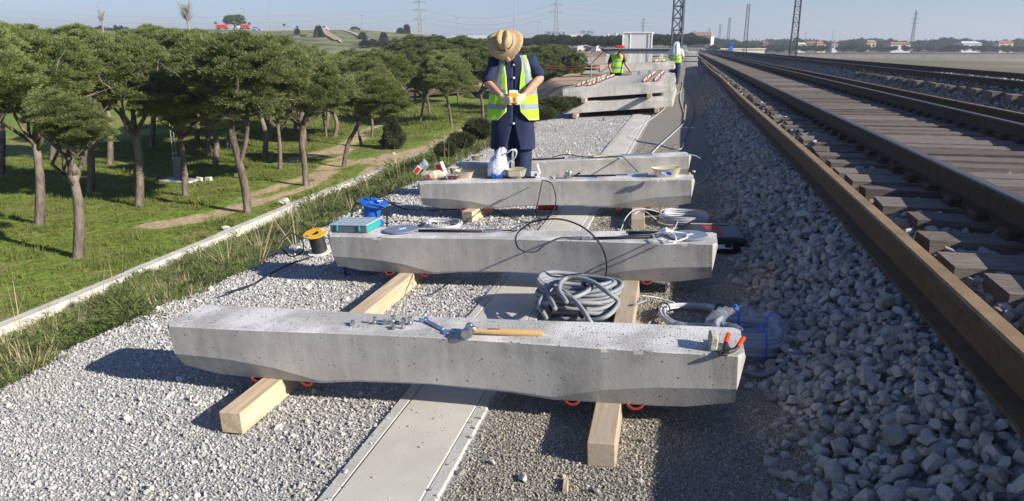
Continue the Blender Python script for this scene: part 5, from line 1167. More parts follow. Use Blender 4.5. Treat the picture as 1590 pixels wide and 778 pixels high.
# ------------------------------------------------------------------ trees
def crown_mesh(name, seed, mat, n_cl=230, per=120, shape='umbrella', leaf=.09, wd=.014):
    r = np.random.default_rng(seed); C = []
    tries = 0
    lobes = [(r.uniform(-.45, .45), r.uniform(-.45, .45), r.uniform(-.25, .35), r.uniform(.42, .62)) for _ in range(9)] + [(0, 0, 0, .62)]
    while len(C) < n_cl:
        lx, ly, lz, lr = lobes[r.integers(len(lobes))]; d = r.normal(size=3); d /= np.linalg.norm(d)
        if shape == 'umbrella' and d[2] < -.35: d[2] *= .3; d /= np.linalg.norm(d)
        p = np.array([lx, ly, lz]) + d * lr * r.uniform(.72, 1.0)
        inner = min(1, sum(1 for (ax, ay, az, ar) in lobes if np.linalg.norm(p - np.array([ax, ay, az])) < ar * .65))
        if inner and r.random() < .8: continue
        if abs(p[2]) > .9: continue
        C.append(p)
    C = np.array(C); P = np.repeat(C, per, 0); n = len(P)
    out = P / (np.linalg.norm(P, axis=1, keepdims=True) + 1e-6)
    rad = .13
    off = r.normal(size=(n, 3)); off /= np.linalg.norm(off, axis=1, keepdims=True); off[:, 2] = np.abs(off[:, 2]) * .9 - .25
    base = P + off * rad * r.uniform(.2, 1, (n, 1)); dr = off * .8 + out * .5 + np.array([0, 0, .45]) + r.normal(size=(n, 3)) * .35; dr /= np.linalg.norm(dr, axis=1, keepdims=True)
    sd_ = np.cross(dr, r.normal(size=(n, 3))); sd_ /= np.linalg.norm(sd_, axis=1, keepdims=True)
    ln = leaf / 2 * r.uniform(.6, 1.2, (n, 1)); wv = wd / 2 * r.uniform(.7, 1.3, (n, 1))
    V = np.stack([base - sd_ * wv, base + sd_ * wv, base + dr * ln], 1).reshape(-1, 3)
    Fq = np.arange(n * 3).reshape(-1, 3)
    return npmesh(name, V, Fq, mat)
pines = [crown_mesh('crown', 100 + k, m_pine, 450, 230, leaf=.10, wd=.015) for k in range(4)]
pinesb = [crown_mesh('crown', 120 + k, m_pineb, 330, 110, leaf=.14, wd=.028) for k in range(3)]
def limb_pts(a, b, w_, rr, k=5):
    a, b = Vector(a), Vector(b); return [lerp(a, b, i / k) + Vector((rr.uniform(-1, 1), rr.uniform(-1, 1), rr.uniform(-.5, .5))) * w_ * math.sin(math.pi * i / k) for i in range(k + 1)]
def pine(label, base, mids, crown, rw, rh, var, group='stone pines of the grove', thick=.16, dark=False, fork=None, seed=0, name='pine_tree'):
    rr = random.Random(seed); t = thing(name, label, 'tree', base, (0, 0, 0), group); B = Vector(base)
    m = MB(); ps = [Vector((0, 0, -.2))] + [Vector(q) - B for q in mids]; cc = Vector(crown) - B
    top_ = ps[-1]; P = spline(ps, 6); n = len(P); m.tube(P, [thick * (1.35 if i == 0 else 1.15 - .45 * i / n) for i in range(n)], 9)
    ends = []
    for k in range(7):
        a = 2 * math.pi * k / 7 + rr.uniform(-.3, .3); e = cc + Vector((math.cos(a) * rw * rr.uniform(.4, .75), math.sin(a) * rw * rr.uniform(.4, .75), rh * rr.uniform(-.35, .35)))
        st = lerp(top_, P[int(n * .75)], rr.random()); q = limb_pts(st, e, .18, rr); m.tube(q, [thick * .5 * (1 - .8 * i / 5) for i in range(6)], 6)
        for _ in range(2): e2 = e + Vector((rr.uniform(-1, 1), rr.uniform(-1, 1), rr.uniform(.1, .7))) * rw * .35; m.tube([q[3], lerp(q[3], e2, .5) + Vector((0, 0, .1)), e2], [thick * .22, thick * .15, thick * .05], 5)
    m.tube(limb_pts(top_, cc, .15, rr), [thick * .65 * (1 - .6 * i / 5) for i in range(6)], 7)
    if fork: q = [Vector(x) - B for x in fork]; m.tube(spline(q, 5), [thick * .75 - thick * .35 * i / (len(q) * 5 - 4) for i in range((len(q) - 1) * 5 + 1)], 8)
    m.obj('trunk', m_bark, t, smooth='all')
    o = link('crown', (pinesb if dark else pines)[var % (3 if dark else 4)], t); o.location = cc; o.scale = (rw / 1.1, rw / 1.1, rh / 1.05); o.rotation_euler = (0, 0, rr.uniform(0, 6.28))
    return t
GR = [  # base, trunk points, crown centre, half width, half height (pixels), thickness, label
 ((288, 305), [(286, 275), (283, 235), (276, 195)], (283, 138), 74, 64, .16, 'pine with a straight dark trunk beside the white marker pillar'),
 ((385, 330), [(380, 290), (368, 240), (360, 205), (362, 180)], (366, 114), 84, 70, .19, 'large forked pine nearest the kerb, trunk splitting at half height'),
 ((435, 262), [(434, 225), (431, 190)], (430, 112), 60, 54, .14, 'straight slim pine between the forked pine and the leaning one'),
 ((475, 288), [(472, 250), (468, 215), (472, 185)], (476, 126), 70, 62, .17, 'pine with a grey slightly bent trunk right of the forked pine'),
 ((420, 218), [(417, 190), (414, 165)], (402, 95), 62, 46, .15, 'slanting pine behind the straight slim one'),
 ((324, 240), [(323, 215), (321, 190)], (318, 96), 80, 54, .20, 'thick dark pine standing in shade behind the forked pine'),
 ((508, 213), [(504, 190), (499, 165)], (512, 122), 48, 46, .16, 'dark leaning pine behind the worn earth patch'),
 ((468, 242), [(467, 215), (466, 190)], (452, 108), 50, 42, .16, 'pine with a black shaded trunk just behind the grey bent one'),
 ((532, 258), [(540, 225), (553, 200), (562, 180)], (579, 146), 52, 40, .15, 'pine leaning right with a round crown above the conical bush'),
 ((562, 226), [(557, 200), (560, 178)], (548, 124), 46, 38, .13, 'curved pine behind the right leaning one'),
 ((577, 214), [(578, 195), (576, 170)], (596, 112), 44, 36, .13, 'slim pine beside the curved one, behind the conical bush'),
 ((652, 189), [(656, 168), (660, 148)], (646, 119), 28, 25, .13, 'small round pine leaning at the far edge of the lawn'),
 ((702, 197), [(698, 172), (692, 145)], (704, 112), 38, 37, .14, 'pine with a slim slanting trunk near the sandy strip'),
 ((750, 192), [(749, 165), (745, 140)], (752, 108), 34, 38, .17, 'dark pine directly left of the man in the straw hat'),
 ((668, 178), [(665, 162), (662, 145)], (668, 108), 30, 26, .14, 'forked dark pine behind the small round one'),
 ((712, 164), [(711, 150), (709, 138)], (726, 96), 34, 30, .14, 'pine standing behind the slim slanting one'),
 ((612, 158), [(611, 150), (609, 138)], (612, 102), 36, 28, .13, 'distant pine standing by the dark rail line'),
]
for i, (b, mids, c, hw, hh, th_, lb) in enumerate(GR):
    B = atz(*b, LOW); D = hdist(B); f_ = D / F * .97
    fork = [ath(368, 262, D), ath(378, 235, D), ath(384, 200, D), ath(383, 165, D)] if i == 1 else None
    if i == 14: fork = [ath(664, 168, D), ath(655, 155, D), ath(650, 140, D)]
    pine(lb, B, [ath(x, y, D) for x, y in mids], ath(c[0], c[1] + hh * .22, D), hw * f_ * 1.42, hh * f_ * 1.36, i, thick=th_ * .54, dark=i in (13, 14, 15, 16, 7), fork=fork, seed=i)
# trees whose foot is hidden, filling the grove behind and beyond the left of the view
BK = [((340, 98), 62, 36, 32), ((400, 94), 58, 34, 36), ((450, 108), 50, 34, 40), ((500, 114), 44, 30, 40), ((545, 116), 42, 26, 46), ((582, 110), 34, 24, 50), ((620, 98), 32, 22, 55), ((290, 96), 60, 40, 34), ((640, 92), 40, 26, 60), ((690, 88), 40, 24, 62), ((728, 82), 36, 22, 64), ((662, 74), 34, 18, 75), ((612, 92), 30, 20, 72), ((760, 84), 34, 20, 70),
      ((560, 98), 34, 20, 66), ((705, 76), 40, 14, 85), ((750, 76), 34, 12, 90), ((632, 76), 26, 15, 95), ((318, 122), 50, 34, 27), ((398, 126), 46, 34, 29), ((460, 134), 40, 30, 31), ((514, 142), 34, 24, 36)]
lbs = ['rear grove pine with a broad crown, ', 'background pine with a dense crown, ']
where = ['above the forked pine', 'second along the skyline left of the slim cypress', 'below the slim cypress on the hill', 'left of the pine leaning right', 'under the hillside cypresses', 'behind the curved pine', 'above the small round pine', 'at the left edge under the bare tree', 'below the bushy hillside cypress', 'below the nearer lattice pylon', 'left of the straw hat, lower row', 'on the slope under the pylon', 'between two hill cypresses', 'just left of the straw hat', 'on the slope behind the round crown', 'in the high row left of the hat', 'highest beside the hat', 'topmost in the dark row below the pylon', 'between the pillar pine and the forked pine', 'filling the gap right of the forked trunk', 'between the slim straight and the grey bent pine', 'between the dark leaning pine and the right leaning one']
for i, (c, hw, hh, D) in enumerate(BK):
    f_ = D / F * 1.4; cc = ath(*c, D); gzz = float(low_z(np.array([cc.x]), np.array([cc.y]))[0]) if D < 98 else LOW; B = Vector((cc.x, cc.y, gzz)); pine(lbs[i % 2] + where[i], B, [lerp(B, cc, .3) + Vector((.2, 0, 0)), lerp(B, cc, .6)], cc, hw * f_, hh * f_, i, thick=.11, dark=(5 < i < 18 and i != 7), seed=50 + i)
OUT = [((215, 320), (205, 120), 70, 60), ((140, 300), (130, 130), 72, 56), ((60, 350), (50, 125), 90, 66), ((170, 255), (160, 92), 64, 44), ((80, 250), (80, 95), 64, 46), ((0, 270), (0, 95), 70, 50), ((235, 230), (235, 88), 58, 40), ((-40, 380), (-50, 110), 100, 80), ((120, 400), (110, 190), 60, 46)]
for i, (b, c, hw, hh) in enumerate(OUT):
    B = atz(*b, LOW); D = hdist(B); f_ = D / F * 1.4; cc = ath(*c, D); lb = ['pine standing left of the marker pillar', 'pine second left of the marker pillar', 'broad pine near the kerb far left', 'rear pine left of the bare tree', 'rear pine under the lone hill tree side', 'rear pine at the left border', 'tall rear pine next to the marker pillar', 'biggest near pine at the left border', 'low young pine close to the kerb'][i]
    pine(lb, B, [lerp(B, cc, .35) + Vector((.1, 0, 0)), lerp(B, cc, .62)], cc, hw * f_, hh * f_, i, thick=.11, seed=80 + i)
# clump in the middle beyond the road
for i, (c, hw, hh, D, lb) in enumerate((((836, 104), 32, 32, 52, 'round dark pine right of the man, behind the barrier tapes'), ((868, 100), 34, 30, 60, 'broad dark pine in the middle of the clump behind the barrier tapes'), ((888, 104), 22, 28, 58, 'dark pine at the right end of the clump behind the tapes'), ((815, 118), 18, 24, 48, 'low pine half behind the right arm of the man'), ((850, 86), 36, 18, 75, 'pine behind the clump, crown below the second pylon'), ((815, 84), 30, 16, 80, 'pine in the row behind, right of the straw hat'))):
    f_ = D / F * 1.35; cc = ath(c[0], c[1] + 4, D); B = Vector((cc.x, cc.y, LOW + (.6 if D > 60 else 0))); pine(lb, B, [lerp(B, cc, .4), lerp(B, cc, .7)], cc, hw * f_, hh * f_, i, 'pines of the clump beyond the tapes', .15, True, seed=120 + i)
# low scrub on the earth bank (in front of that clump)
# conical bush on the lawn
def bush(name, label, base, rw, h, mat, seed, conic=True, n=9000, leaf=.05, group=None, wd=.02, cat='bush', trunk=True):
    r = np.random.default_rng(seed); u = r.uniform(0, 1, n) ** .8; a = r.uniform(0, 6.283, n)
    prof = np.where(u < .22, .55 + u / .22 * .45, (1 - (u - .22) / .78) ** .75) if conic else np.sin(np.pi * np.clip(u, .04, .98)) ** .5
    rad = rw * prof * (.76 + .16 * np.sin(a * 3 + u * 9 + seed) + .14 * np.sin(a * 5 - u * 17) + r.uniform(-.30, .20 if not conic else .08, n))
    P = np.c_[np.cos(a) * rad, np.sin(a) * rad, u * h]; d = np.c_[np.cos(a), np.sin(a), r.uniform(.2, 1.2, n)] + r.normal(0, .4, (n, 3)); d /= np.linalg.norm(d, axis=1, keepdims=True)
    s_ = np.cross(d, r.normal(size=(n, 3))); s_ /= np.linalg.norm(s_, axis=1, keepdims=True); ln = leaf * r.uniform(.6, 1.4, (n, 1)); wv = wd * r.uniform(.6, 1.3, (n, 1))
    V = np.stack([P - s_ * wv, P + s_ * wv, P + d * ln], 1).reshape(-1, 3)
    t = thing(name, label, cat, base, group=group); link('crown', npmesh('crown', V, np.arange(n * 3).reshape(-1, 3), mat), t)
    if trunk: MB().tube([(0, 0, -.2), (0, 0, h * .5)], [max(.03, rw * .12), .02], 6).obj('trunk', m_bark, t)
    return t
m_juni = foliage('juniper_foliage', (.12, .14, .07), (.07, .085, .04), (.17, .18, .10))
B = atz(611, 231, LOW); D = dep(B); bush('conical_bush', 'grey green conical juniper bush on the lawn beside the sandy strip', B, 21 * D / F, 49 * D / F, m_juni, 3, n=16000, leaf=.11, wd=.035)
for i, (px, pt, pb, hw, lb) in enumerate(((463, 48, 70, 2.2, 'thin dark columnar cypress on the hill'), (497, 44, 78, 12, 'bushy cypress on the hill beside the eroded scar'), (472, 58, 72, 9, 'low round shrub right of the thin cypress'), (564, 54, 80, 13, 'cypress on the hill below the last car'), (597, 54, 88, 12, 'dark cypress left of the broad slope trees'), (632, 42, 60, 3.5, 'small spire cypress on the hill crest near the pylon'), (622, 47, 62, 8, 'squat cypress beside the small spire one'), (714, 60, 72, 3, 'spindly cypress low on the right slope'), (606, 72, 92, 10, 'cypress among the rear pines'), (735, 66, 78, 5, 'little cypress at the foot of the hill road'))):
    D = (260, 245, 250, 235, 215, 290, 285, 260, 190, 230)[i]; q = atd(px, pb, D); bush('cypress', lb, q, hw * D / F, (pb - pt) * D / F, m_cyp, 20 + i, n=2600, leaf=.9 * D / 250, wd=.30, cat='tree', group='cypresses on the hill')
# lone crown and bare tree on the skyline
D = 285; B = atd(364, 44, D); cc = atd(364, 31, D)
m = MB(); m.tube([(0, 0, -2), (.2, 0, 1), (0, 0, 2)], [.5, .4, .3], 7); t = thing('pine_tree', 'lone dark round tree on the hill crest by the red vehicles', 'tree', B); m.obj('trunk', m_bark, t); o = link('crown', pinesb[0], t); o.location = cc - B; o.scale = (17 * D / F / .92, 17 * D / F / .92, 10 * D / F / .8)
def bare(label, base, h, seed, spread=.5, nb=26, group=None):
    rr = random.Random(seed); t = thing('bare_tree', label, 'tree', base, group=group); m = MB(); m.tube([(0, 0, -1), (.02 * h, 0, h * .25), (0, 0, h * .5)], [h * .035, h * .028, h * .02], 7)
    for k in range(nb):
        z0 = h * rr.uniform(.15, .5); a = rr.uniform(0, 6.28); L = h * rr.uniform(.3, .55); tl = rr.uniform(.15, spread); d = Vector((math.cos(a) * tl, math.sin(a) * tl, 1)).normalized(); p0 = Vector((0, 0, z0)); p1 = p0 + d * L * .5 + Vector((rr.uniform(-1, 1), rr.uniform(-1, 1), 0)) * h * .02; p2 = p0 + d * L
        m.tube([p0, p1, p2], [h * .014, h * .009, h * .003], 5)
        for _ in range(5): s0 = lerp(p1, p2, rr.uniform(-.5, .8)); e = s0 + (d + Vector((rr.uniform(-1, 1), rr.uniform(-1, 1), rr.uniform(-.1, .6))) * .7).normalized() * h * rr.uniform(.08, .2); m.tube([s0, e], [h * .006, h * .0015], 4)
    m.obj('trunk', m_bare, t); return t
bare('leafless grey tree on the skyline at the upper left', atd(293, 46, 240), 46 * 240 / F, 4, .95, 60)
bare('leafless tree behind the first pines at the left border', atd(160, 46, 240), 34 * 240 / F, 6, .6, 26)

# ------------------------------------------------------------------ woods on the horizon: one mass
def clumps(name, specs, meshes, seed):
    r = np.random.default_rng(seed); P = []; Rt = []; Sc = []
    for (x0, x1, y, D, dD, hw, n) in specs:
        for k in range(n):
            px_ = r.uniform(x0, x1); yy = (y(px_) if callable(y) else y) + r.normal(0, 1.0); d = D + r.uniform(0, dD); f_ = d / F; c = atd(px_, yy + hw * .7, d); s_ = hw * f_ * r.uniform(.75, 1.3)
            P.append(c); Rt.append((0, 0, r.uniform(0, 6.28))); Sc.append((s_, s_, s_ * .8))
    return scatter(name, np.array([tuple(p) for p in P]), Rt, Sc, meshes)
m_wood = foliage('far_wood_foliage', (.055, .075, .028), (.035, .05, .02), (.07, .09, .035))
fars = [crown_mesh('far_crown', 200 + k, m_wood, 90, 40, leaf=.42, wd=.13) for k in range(3)]
clumps('woods', [(760, 1050, lambda x: 57 + (x - 905) * .004, 190, 60, 9, 120), (800, 1000, 62, 150, 30, 8, 60), (1000, 1060, 58, 170, 40, 9, 40), (1030, 1072, 56, 230, 40, 10, 40), (1040, 1100, 60, 200, 30, 7, 30), (720, 800, 66, 210, 60, 9, 40)], fars, 1)
clumps('woods', [(1085, 1620, lambda x: 64 + 2 * math.sin(x * .05), 420, 300, 8, 420), (1100, 1620, 72, 300, 120, 6, 200), (1620, 2000, 66, 350, 100, 7, 60)], fars, 2)
clumps('woods', [(-400, 262, lambda x: 46 + 3 * math.sin(x * .03), 250, 60, 12, 120), (380, 700, lambda x: ridge_y(x) + 18, 225, 40, 2.2, 60), (560, 780, lambda x: ridge_y(x) + 16, 170, 50, 8, 70), (-400, 425, 60, 120, 60, 16, 110), (640, 790, 80, 110, 40, 11, 50)], fars, 3)
# scrub on the earth bank
m_shrub = foliage('scrub', (.10, .12, .05), (.07, .085, .035), (.13, .14, .07))
for i, (px, py, hw, hh, D, lb) in enumerate(((860, 158, 22, 16, 15, 'grey green shrub at the embankment edge right of the man'), (845, 166, 14, 10, 14.5, 'low shrub at the gravel edge close to the man'), (885, 150, 14, 9, 17, 'shrub peeping behind the left end of the near stack'), (742, 195, 18, 20, 13.5, 'shrub on the embankment just left of the coat'), (715, 208, 16, 14, 12.5, 'straggly shrub left of the coat'), (692, 220, 12, 12, 12, 'small shrub up the embankment from the white carton'))):
    q = atd(px, py, D); bush('shrub', lb, q - Vector((0, 0, .25)), hw * D / F * 1.1, hh * D / F * 1.4, m_shrub, 60 + i, False, 5000, .09, 'shrubs along the embankment edge', .012, 'shrub', False)

# ------------------------------------------------------------------ weeds and grass
def tuft(name, seed, mat, n, h, spread, wd, leafy=False):
    r = np.random.default_rng(seed); V = []; Fq = []
    for i in range(n):
        a = r.uniform(0, 6.283); p = np.array([math.cos(a), math.sin(a), 0]) * spread * r.uniform(0, 1) ** .6; hh = h * r.uniform(.4, 1); lean = np.array([math.cos(a), math.sin(a), 0]) * r.uniform(.1, .8) * hh; t = r.uniform(0, 3.14); s_ = np.array([math.cos(t), math.sin(t), 0]) * wd * r.uniform(.6, 1.3)
        k = len(V)
        if leafy:
            c = p + lean * .6 + np.array([0, 0, hh * r.uniform(.2, 1)]); d = np.array([math.cos(a) * .8, math.sin(a) * .8, r.uniform(-.2, .7)]) * h * .35; V += [c - d * .1, c + s_ * 2 + d * .5, c + d, c - s_ * 2 + d * .5]; Fq += [(k, k + 1, k + 2), (k, k + 2, k + 3)]
        else: V += [p - s_, p + s_, p + lean + np.array([0, 0, hh])]; Fq += [(k, k + 1, k + 2)]
    return npmesh(name, V, Fq, mat)
tf = [tuft('tuft', 300 + k, m_weed, 70, .12, .12, .004, True) for k in range(5)] + [tuft('tuft', 310 + k, m_blade, 50, .12, .09, .005) for k in range(2)] + [tuft('tuft', 320 + k, m_dry, 34, .18, .10, .003) for k in range(2)] + [tuft('tuft', 331, m_weed, 120, .20, .14, .005, True)]
def spread(name, x0, x1, y0, y1, sp, fn, meshes, s0=1, dens=None):
    q = jit_grid(x0, x1, y0, y1, sp); 
    k = dens(q[:, 0], q[:, 1]) > RNG.random(len(q)); q = q[k]; z = ground_z(q[:, 0], q[:, 1]) - .01
    n = len(q); sc = s0 * RNG.lognormal(0, .3, n) * fn(q[:, 0], q[:, 1]); scatter(name, np.c_[q, z], np.c_[RNG.normal(0, .15, (n, 2)), RNG.uniform(0, 6.28, n)], sc, meshes)
patch = lambda x, y: np.clip(.55 + .6 * vnoise(x, y, .8, 9) + .3 * vnoise(x, y, 2.3, 4), .04, 1)
spread('weeds', -9.75, EDGE + .05, 2.2, 16, .10, lambda x, y: .7 + .5 * patch(x, y), tf, .60, lambda x, y: patch(x, y) * (x < edge_x(y) + .02))
spread('weeds', -9.7, EDGE + .05, 16, 26, .16, lambda x, y: 1.1 + .6 * patch(x, y), tf, .9, lambda x, y: patch(x, y) * .8 * (x < edge_line(y)))
stalk = [tuft('stalks', 330 + k, m_dry, 9, .5, .08, .0035) for k in range(3)]
spread('dry_stalks', -8, EDGE - .1, 3, 22, .45, lambda x, y: 1 + 0 * x, stalk, 1, lambda x, y: .2 + 0 * x)
# short lawn grass where it is near enough to tell
gt_ = [tuft('grass_tuft', 340 + k, m_blade, 60, .07, .16, .006) for k in range(4)]
def dd_(x, y):
    best = np.full(x.shape, 9.0)
    for ax, ay, bx2, by2, wd in segs:
        dx, dy = bx2 - ax, by2 - ay; t = np.clip(((x - ax) * dx + (y - ay) * dy) / (dx * dx + dy * dy), 0, 1); best = np.minimum(best, np.hypot(x - ax - t * dx, y - ay - t * dy) / wd)
    return np.clip((best - 1.0) * .8, 0, 1)
spread('grass', -26, -10.55, 9, 34, .22, lambda x, y: 1 + .5 * vnoise(x, y, 1.5, 2), gt_, 1.1, lambda x, y: dd_(x, y) * .85)
spread('grass', -30, -10.6, 34, 55, .42, lambda x, y: 1.4 + .5 * vnoise(x, y, 1.5, 2), gt_, 1.5, lambda x, y: dd_(x, y) * .7)

# stones and litter on the slopes
for i, (px, py, s_, lb) in enumerate(((442, 318, .22, 'rounded pale stone on the sandy verge just above the kerb'), (351, 358, .14, 'pale stone lying in the grass near the lower kerb'), (612, 240, .10, 'small white scrap on the lawn beyond the conical bush'))):
    B = atz(px, py, LOW); o = link('boulder', stone_mesh('boulder', m_kerb, 18, .6, 90 + i)); o.location = B + Vector((0, 0, s_ * .4)); o.scale = (s_,) * 3; tag(o, lb, 'stone')
# marker pillar, grey cabinet with lattice mast at the left
B = atz(278, 280, LOW); f_ = dep(B) / F; t = thing('pylon_foot', 'white painted marker post and grey cabinet beside the first pine', 'cabinet', B)
MB().box((0, 0, 18 * f_), (10 * f_, 9 * f_, 36 * f_), bev=.02).obj('cabinet', M('grey_cabinet', (.20, .23, .26), rough=.6), t); m = MB(); 
for s_ in (-1, 1): m.tube([(s_ * .07 - .05, 0, .5), (s_ * .05 - .05, 0, 2.3)], .015, 5)
for k in range(9): m.tube([(-.11, 0, .7 + k * .18), (.0, 0, .79 + k * .18)], .010, 4)
m.obj('lattice', m_galv, t); MB().box((.28, 0, .25), (.10, .10, .5), bev=.01).obj('marker_post', m_white, t)
MB().box((.1, -.1, .02), (1.2, .6, .08), bev=.02).obj('slab', m_kerb, t)
for i, (px, lb) in enumerate(((310, 'left'), (324, 'right'))):
    B = atz(px, 281, LOW); o = MB().box((0, 0, .06), (.20, .12, .12), jit=.02).obj('concrete_lump', m_kerb); o.location = B; tag(o, lb + ' of two pale concrete lumps beside the grey cabinet', 'concrete lump')
# old siding across the lower ground
t = thing('old_siding', 'rusty siding rails crossing behind the grove and the man', 'railway track', (0, 0, 0))
sp_ = [atz(380, 166, LOW), atz(560, 159, LOW), atz(780, 150, LOW + .05), atz(860, 140, -2.2), atz(925, 133, -1.5)]
for dz_ in (0, 1.7): MB().tube([Vector((p.x, p.y + dz_, float(ground_z(p.x, p.y + dz_)) + .38)) for p in spline(sp_, 4)], .09, 5).obj('rail', m_rust, t)
sb_ = [Vector((p.x, p.y + .8, float(ground_z(p.x, p.y + .8)))) for p in spline(sp_, 4)]
strip('siding_bed', sb_, 3.0, M('siding_ballast', (.17, .13, .10), (.25, .20, .15), 2, .95, .8, 6, bdist=.05), .22)

# ------------------------------------------------------------------ lattice masts, pylons, lamp posts
def lattice(name, label, base, h, w0, w1, mat, cat, group=None, n=None, r=.03, arms=None, arm_w=0, wires=None):
    t = thing(name, label, cat, base, group=group); n = n or int(h / (w0 * 1.1)); lv = [(h * k / n, lerp(w0, w1, k / n) / 2) for k in range(n + 1)]; cs = [(-1, -1), (1, -1), (1, 1), (-1, 1)]
    for sx, sy in cs: MB().tube([(sx * w_, sy * w_, z) for z, w_ in lv], r, 4).obj('leg', mat, t)
    m = MB()
    for k in range(n):
        (z0, a_), (z1, b_2) = lv[k], lv[k + 1]
        for q in range(4):
            s0, s1_ = cs[q], cs[(q + 1) % 4]; f_ = k % 2
            p0 = (s0[0] * a_, s0[1] * a_, z0) if f_ else (s1_[0] * a_, s1_[1] * a_, z0); p1 = (s1_[0] * b_2, s1_[1] * b_2, z1) if f_ else (s0[0] * b_2, s0[1] * b_2, z1)
            m.tube([p0, p1], r * .6, 4); m.tube([(s0[0] * b_2, s0[1] * b_2, z1), (s1_[0] * b_2, s1_[1] * b_2, z1)], r * .5, 4)
    m.obj('bracing', mat, t)
    for z, aw in (arms or []):
        m = MB(); ww = lerp(w0, w1, z / h) / 2
        for sx in (-1, 1):
            m.tube([(sx * ww, -ww, z), (sx * aw, 0, z)], r * .8, 4); m.tube([(sx * ww, ww, z), (sx * aw, 0, z)], r * .8, 4); m.tube([(sx * ww, 0, z + h * .03), (sx * aw, 0, z)], r * .6, 4); m.tube([(sx * aw, 0, z), (sx * aw, 0, z - h * .02)], r * 1.6, 5)
        m.obj('crossarm', mat, t)
    return t
XM = 8.75
def mastat(y, top_, lb): lattice('catenary_mast', lb, (XM, y, float(ground_z(XM, y)) - .2), top_, .55, .38, m_mast, 'mast', 'lattice masts beside the far track', r=.035)
for y, lb in ((68, 'tallest lattice mast beyond the second track, at the right'), (124, 'second lattice mast along the far track'), (178, 'third lattice mast along the far track'), (228, 'fourth and smallest lattice mast along the far track')): mastat(y, 7.6, lb)
p = atd(1048, 100, 38); lattice('catenary_mast', 'big dark lattice mast rising behind the worker with the white cloth', (p.x, p.y, 0), 9.5, .52, .40, m_mast, 'mast', r=.045)
p = atd(1055, 90, 80); lattice('catenary_mast', 'thin lattice mast seen through the big dark one', (p.x, p.y, 0), 8, .5, .4, m_mast, 'mast', r=.035)
for i, (px, yb, yt, D, wpx, armpx, lb) in enumerate(((653, 60, -14, 330, 7, 10, 'lattice power pylon with three crossarms above the hill road'), (863, 76, -4, 300, 9, 9, 'lattice power pylon with three crossarms rising from the right wood'), (998, 60, 30, 700, 3, 5, 'small distant pylon above the site cabin'), (1101, 60, 45, 900, 2, 3, 'tiny pylon far behind the station house'), (1416, 66, 20, 500, 4, 6, 'distant pylon over the town beyond the right track'))):
    B = atd(px, yb, D); f_ = D / F; h = (yb - yt) * f_ * 1.03; u = atd(px + 100, yb, D) - B
    if i == 1: arms = [(h * .66, armpx * f_ * 1.0), (h * .79, armpx * f_), (h * .88, armpx * f_ * .9)]
    elif i == 0: arms = [(h * .38, armpx * f_ * 1.0), (h * .55, armpx * f_), (h * .70, armpx * f_ * .95)]
    else: arms = [(h * .6, armpx * f_), (h * .75, armpx * f_), (h * .9, armpx * f_ * .7)]
    t = lattice('power_pylon', lb, B, h, wpx * f_, 1.2 * f_, m_galv, 'pylon', 'power pylons', n=14, r=.11 * D / 300, arms=arms); t.rotation_euler = (0, 0, YAW * .8)
# wires between them
def wires():
    k = 0
    for yy, nm in ((12, 'top'), (22, 'upper middle'), (30, 'lower middle')):
        a_, b_2, c_ = atd(262 - 400, yy - 6, 360), atd(653, yy + 2, 330), atd(863, yy - 6, 300); m = MB()
        for p0, p1 in ((a_, b_2), (b_2, c_), (c_, atd(1400, yy + 26, 900))):
            m.tube([lerp(p0, p1, i / 12) - Vector((0, 0, 5 * math.sin(math.pi * i / 12))) for i in range(13)], .035, 3)
        tag(m.obj('power_line', m_galv), nm + ' strand of the power line sagging across the pale sky', 'power line')
wires()
def lamp(px, yb, yt, D, lb, head=True, side=1):
    B = atd(px, yb, D); h = (yb - yt) * D / F; t = thing('street_lamp', lb, 'street lamp', B, group='lamp posts'); MB().tube([(0, 0, -1), (0, 0, h)], [.14 * D / 280, .07 * D / 280], 6).obj('pole', m_galv, t)
    if head: MB().box((side * .4, 0, h), (1.1, .4, .18)).obj('lamp_head', m_galv, t)
lamp(420.5, 46, -6, 290, 'tall slim pole on the hill crest left of the road signs', False); lamp(562, 47, 25, 300, 'lamp post on the hill crest beside the last car'); lamp(709, 63, 30, 280, 'lamp post on the descending hill road'); lamp(381, 44, 15, 300, 'lamp post above the lone dark tree', side=-1); lamp(797.5, 74, 7, 210, 'tall post with antennas directly behind the straw hat', False); lamp(835, 66, 36, 260, 'lamp post above the wood right of the straw hat'); lamp(917, 72, 48, 300, 'slim lamp post above the parked van'); lamp(1248, 80, 52, 420, 'lamp post beyond the fields at the right'); lamp(1290, 80, 50, 450, 'lamp post near the white road at the right border')

# ------------------------------------------------------------------ hill road: guard rail, vehicles, signs
m_conc0 = M('guard_rail_zinc', (.42, .44, .46), rough=.6)
def rail_line(label, pts, D, hh=.8):
    t = thing('guard_rail', label, 'guard rail', atd(*pts[0], D)); o0 = t.location.copy(); P = [atd(x, y, D) for x, y in pts]; m = MB()
    for a_, b_2 in zip(P[:-1], P[1:]):
        a_, b_2 = a_ - o0, b_2 - o0; m._add([a_, b_2, b_2 + Vector((0, 0, .3)), a_ + Vector((0, 0, .3)), a_ + Vector((0, .1, 0)), b_2 + Vector((0, .1, 0)), b_2 + Vector((0, .1, .3)), a_ + Vector((0, .1, .3))], [(0, 1, 2, 3), (7, 6, 5, 4), (3, 2, 6, 7), (0, 4, 5, 1)])
    m.obj('beam', m_conc0, t); pm = MB().box((0, .05, -.5), (.2, .2, 1.2)).mesh('post', m_galv)
    for i in range(0, int((P[-1] - P[0]).length / 4)): o = link('post', pm, t); o.location = lerp(P[0], P[-1], i * 4 / (P[-1] - P[0]).length) - o0
    return t
rail_line('long pale guard rail along the crest of the hill road', [(404, 47.8), (450, 47.2), (500, 46.2)], 297)
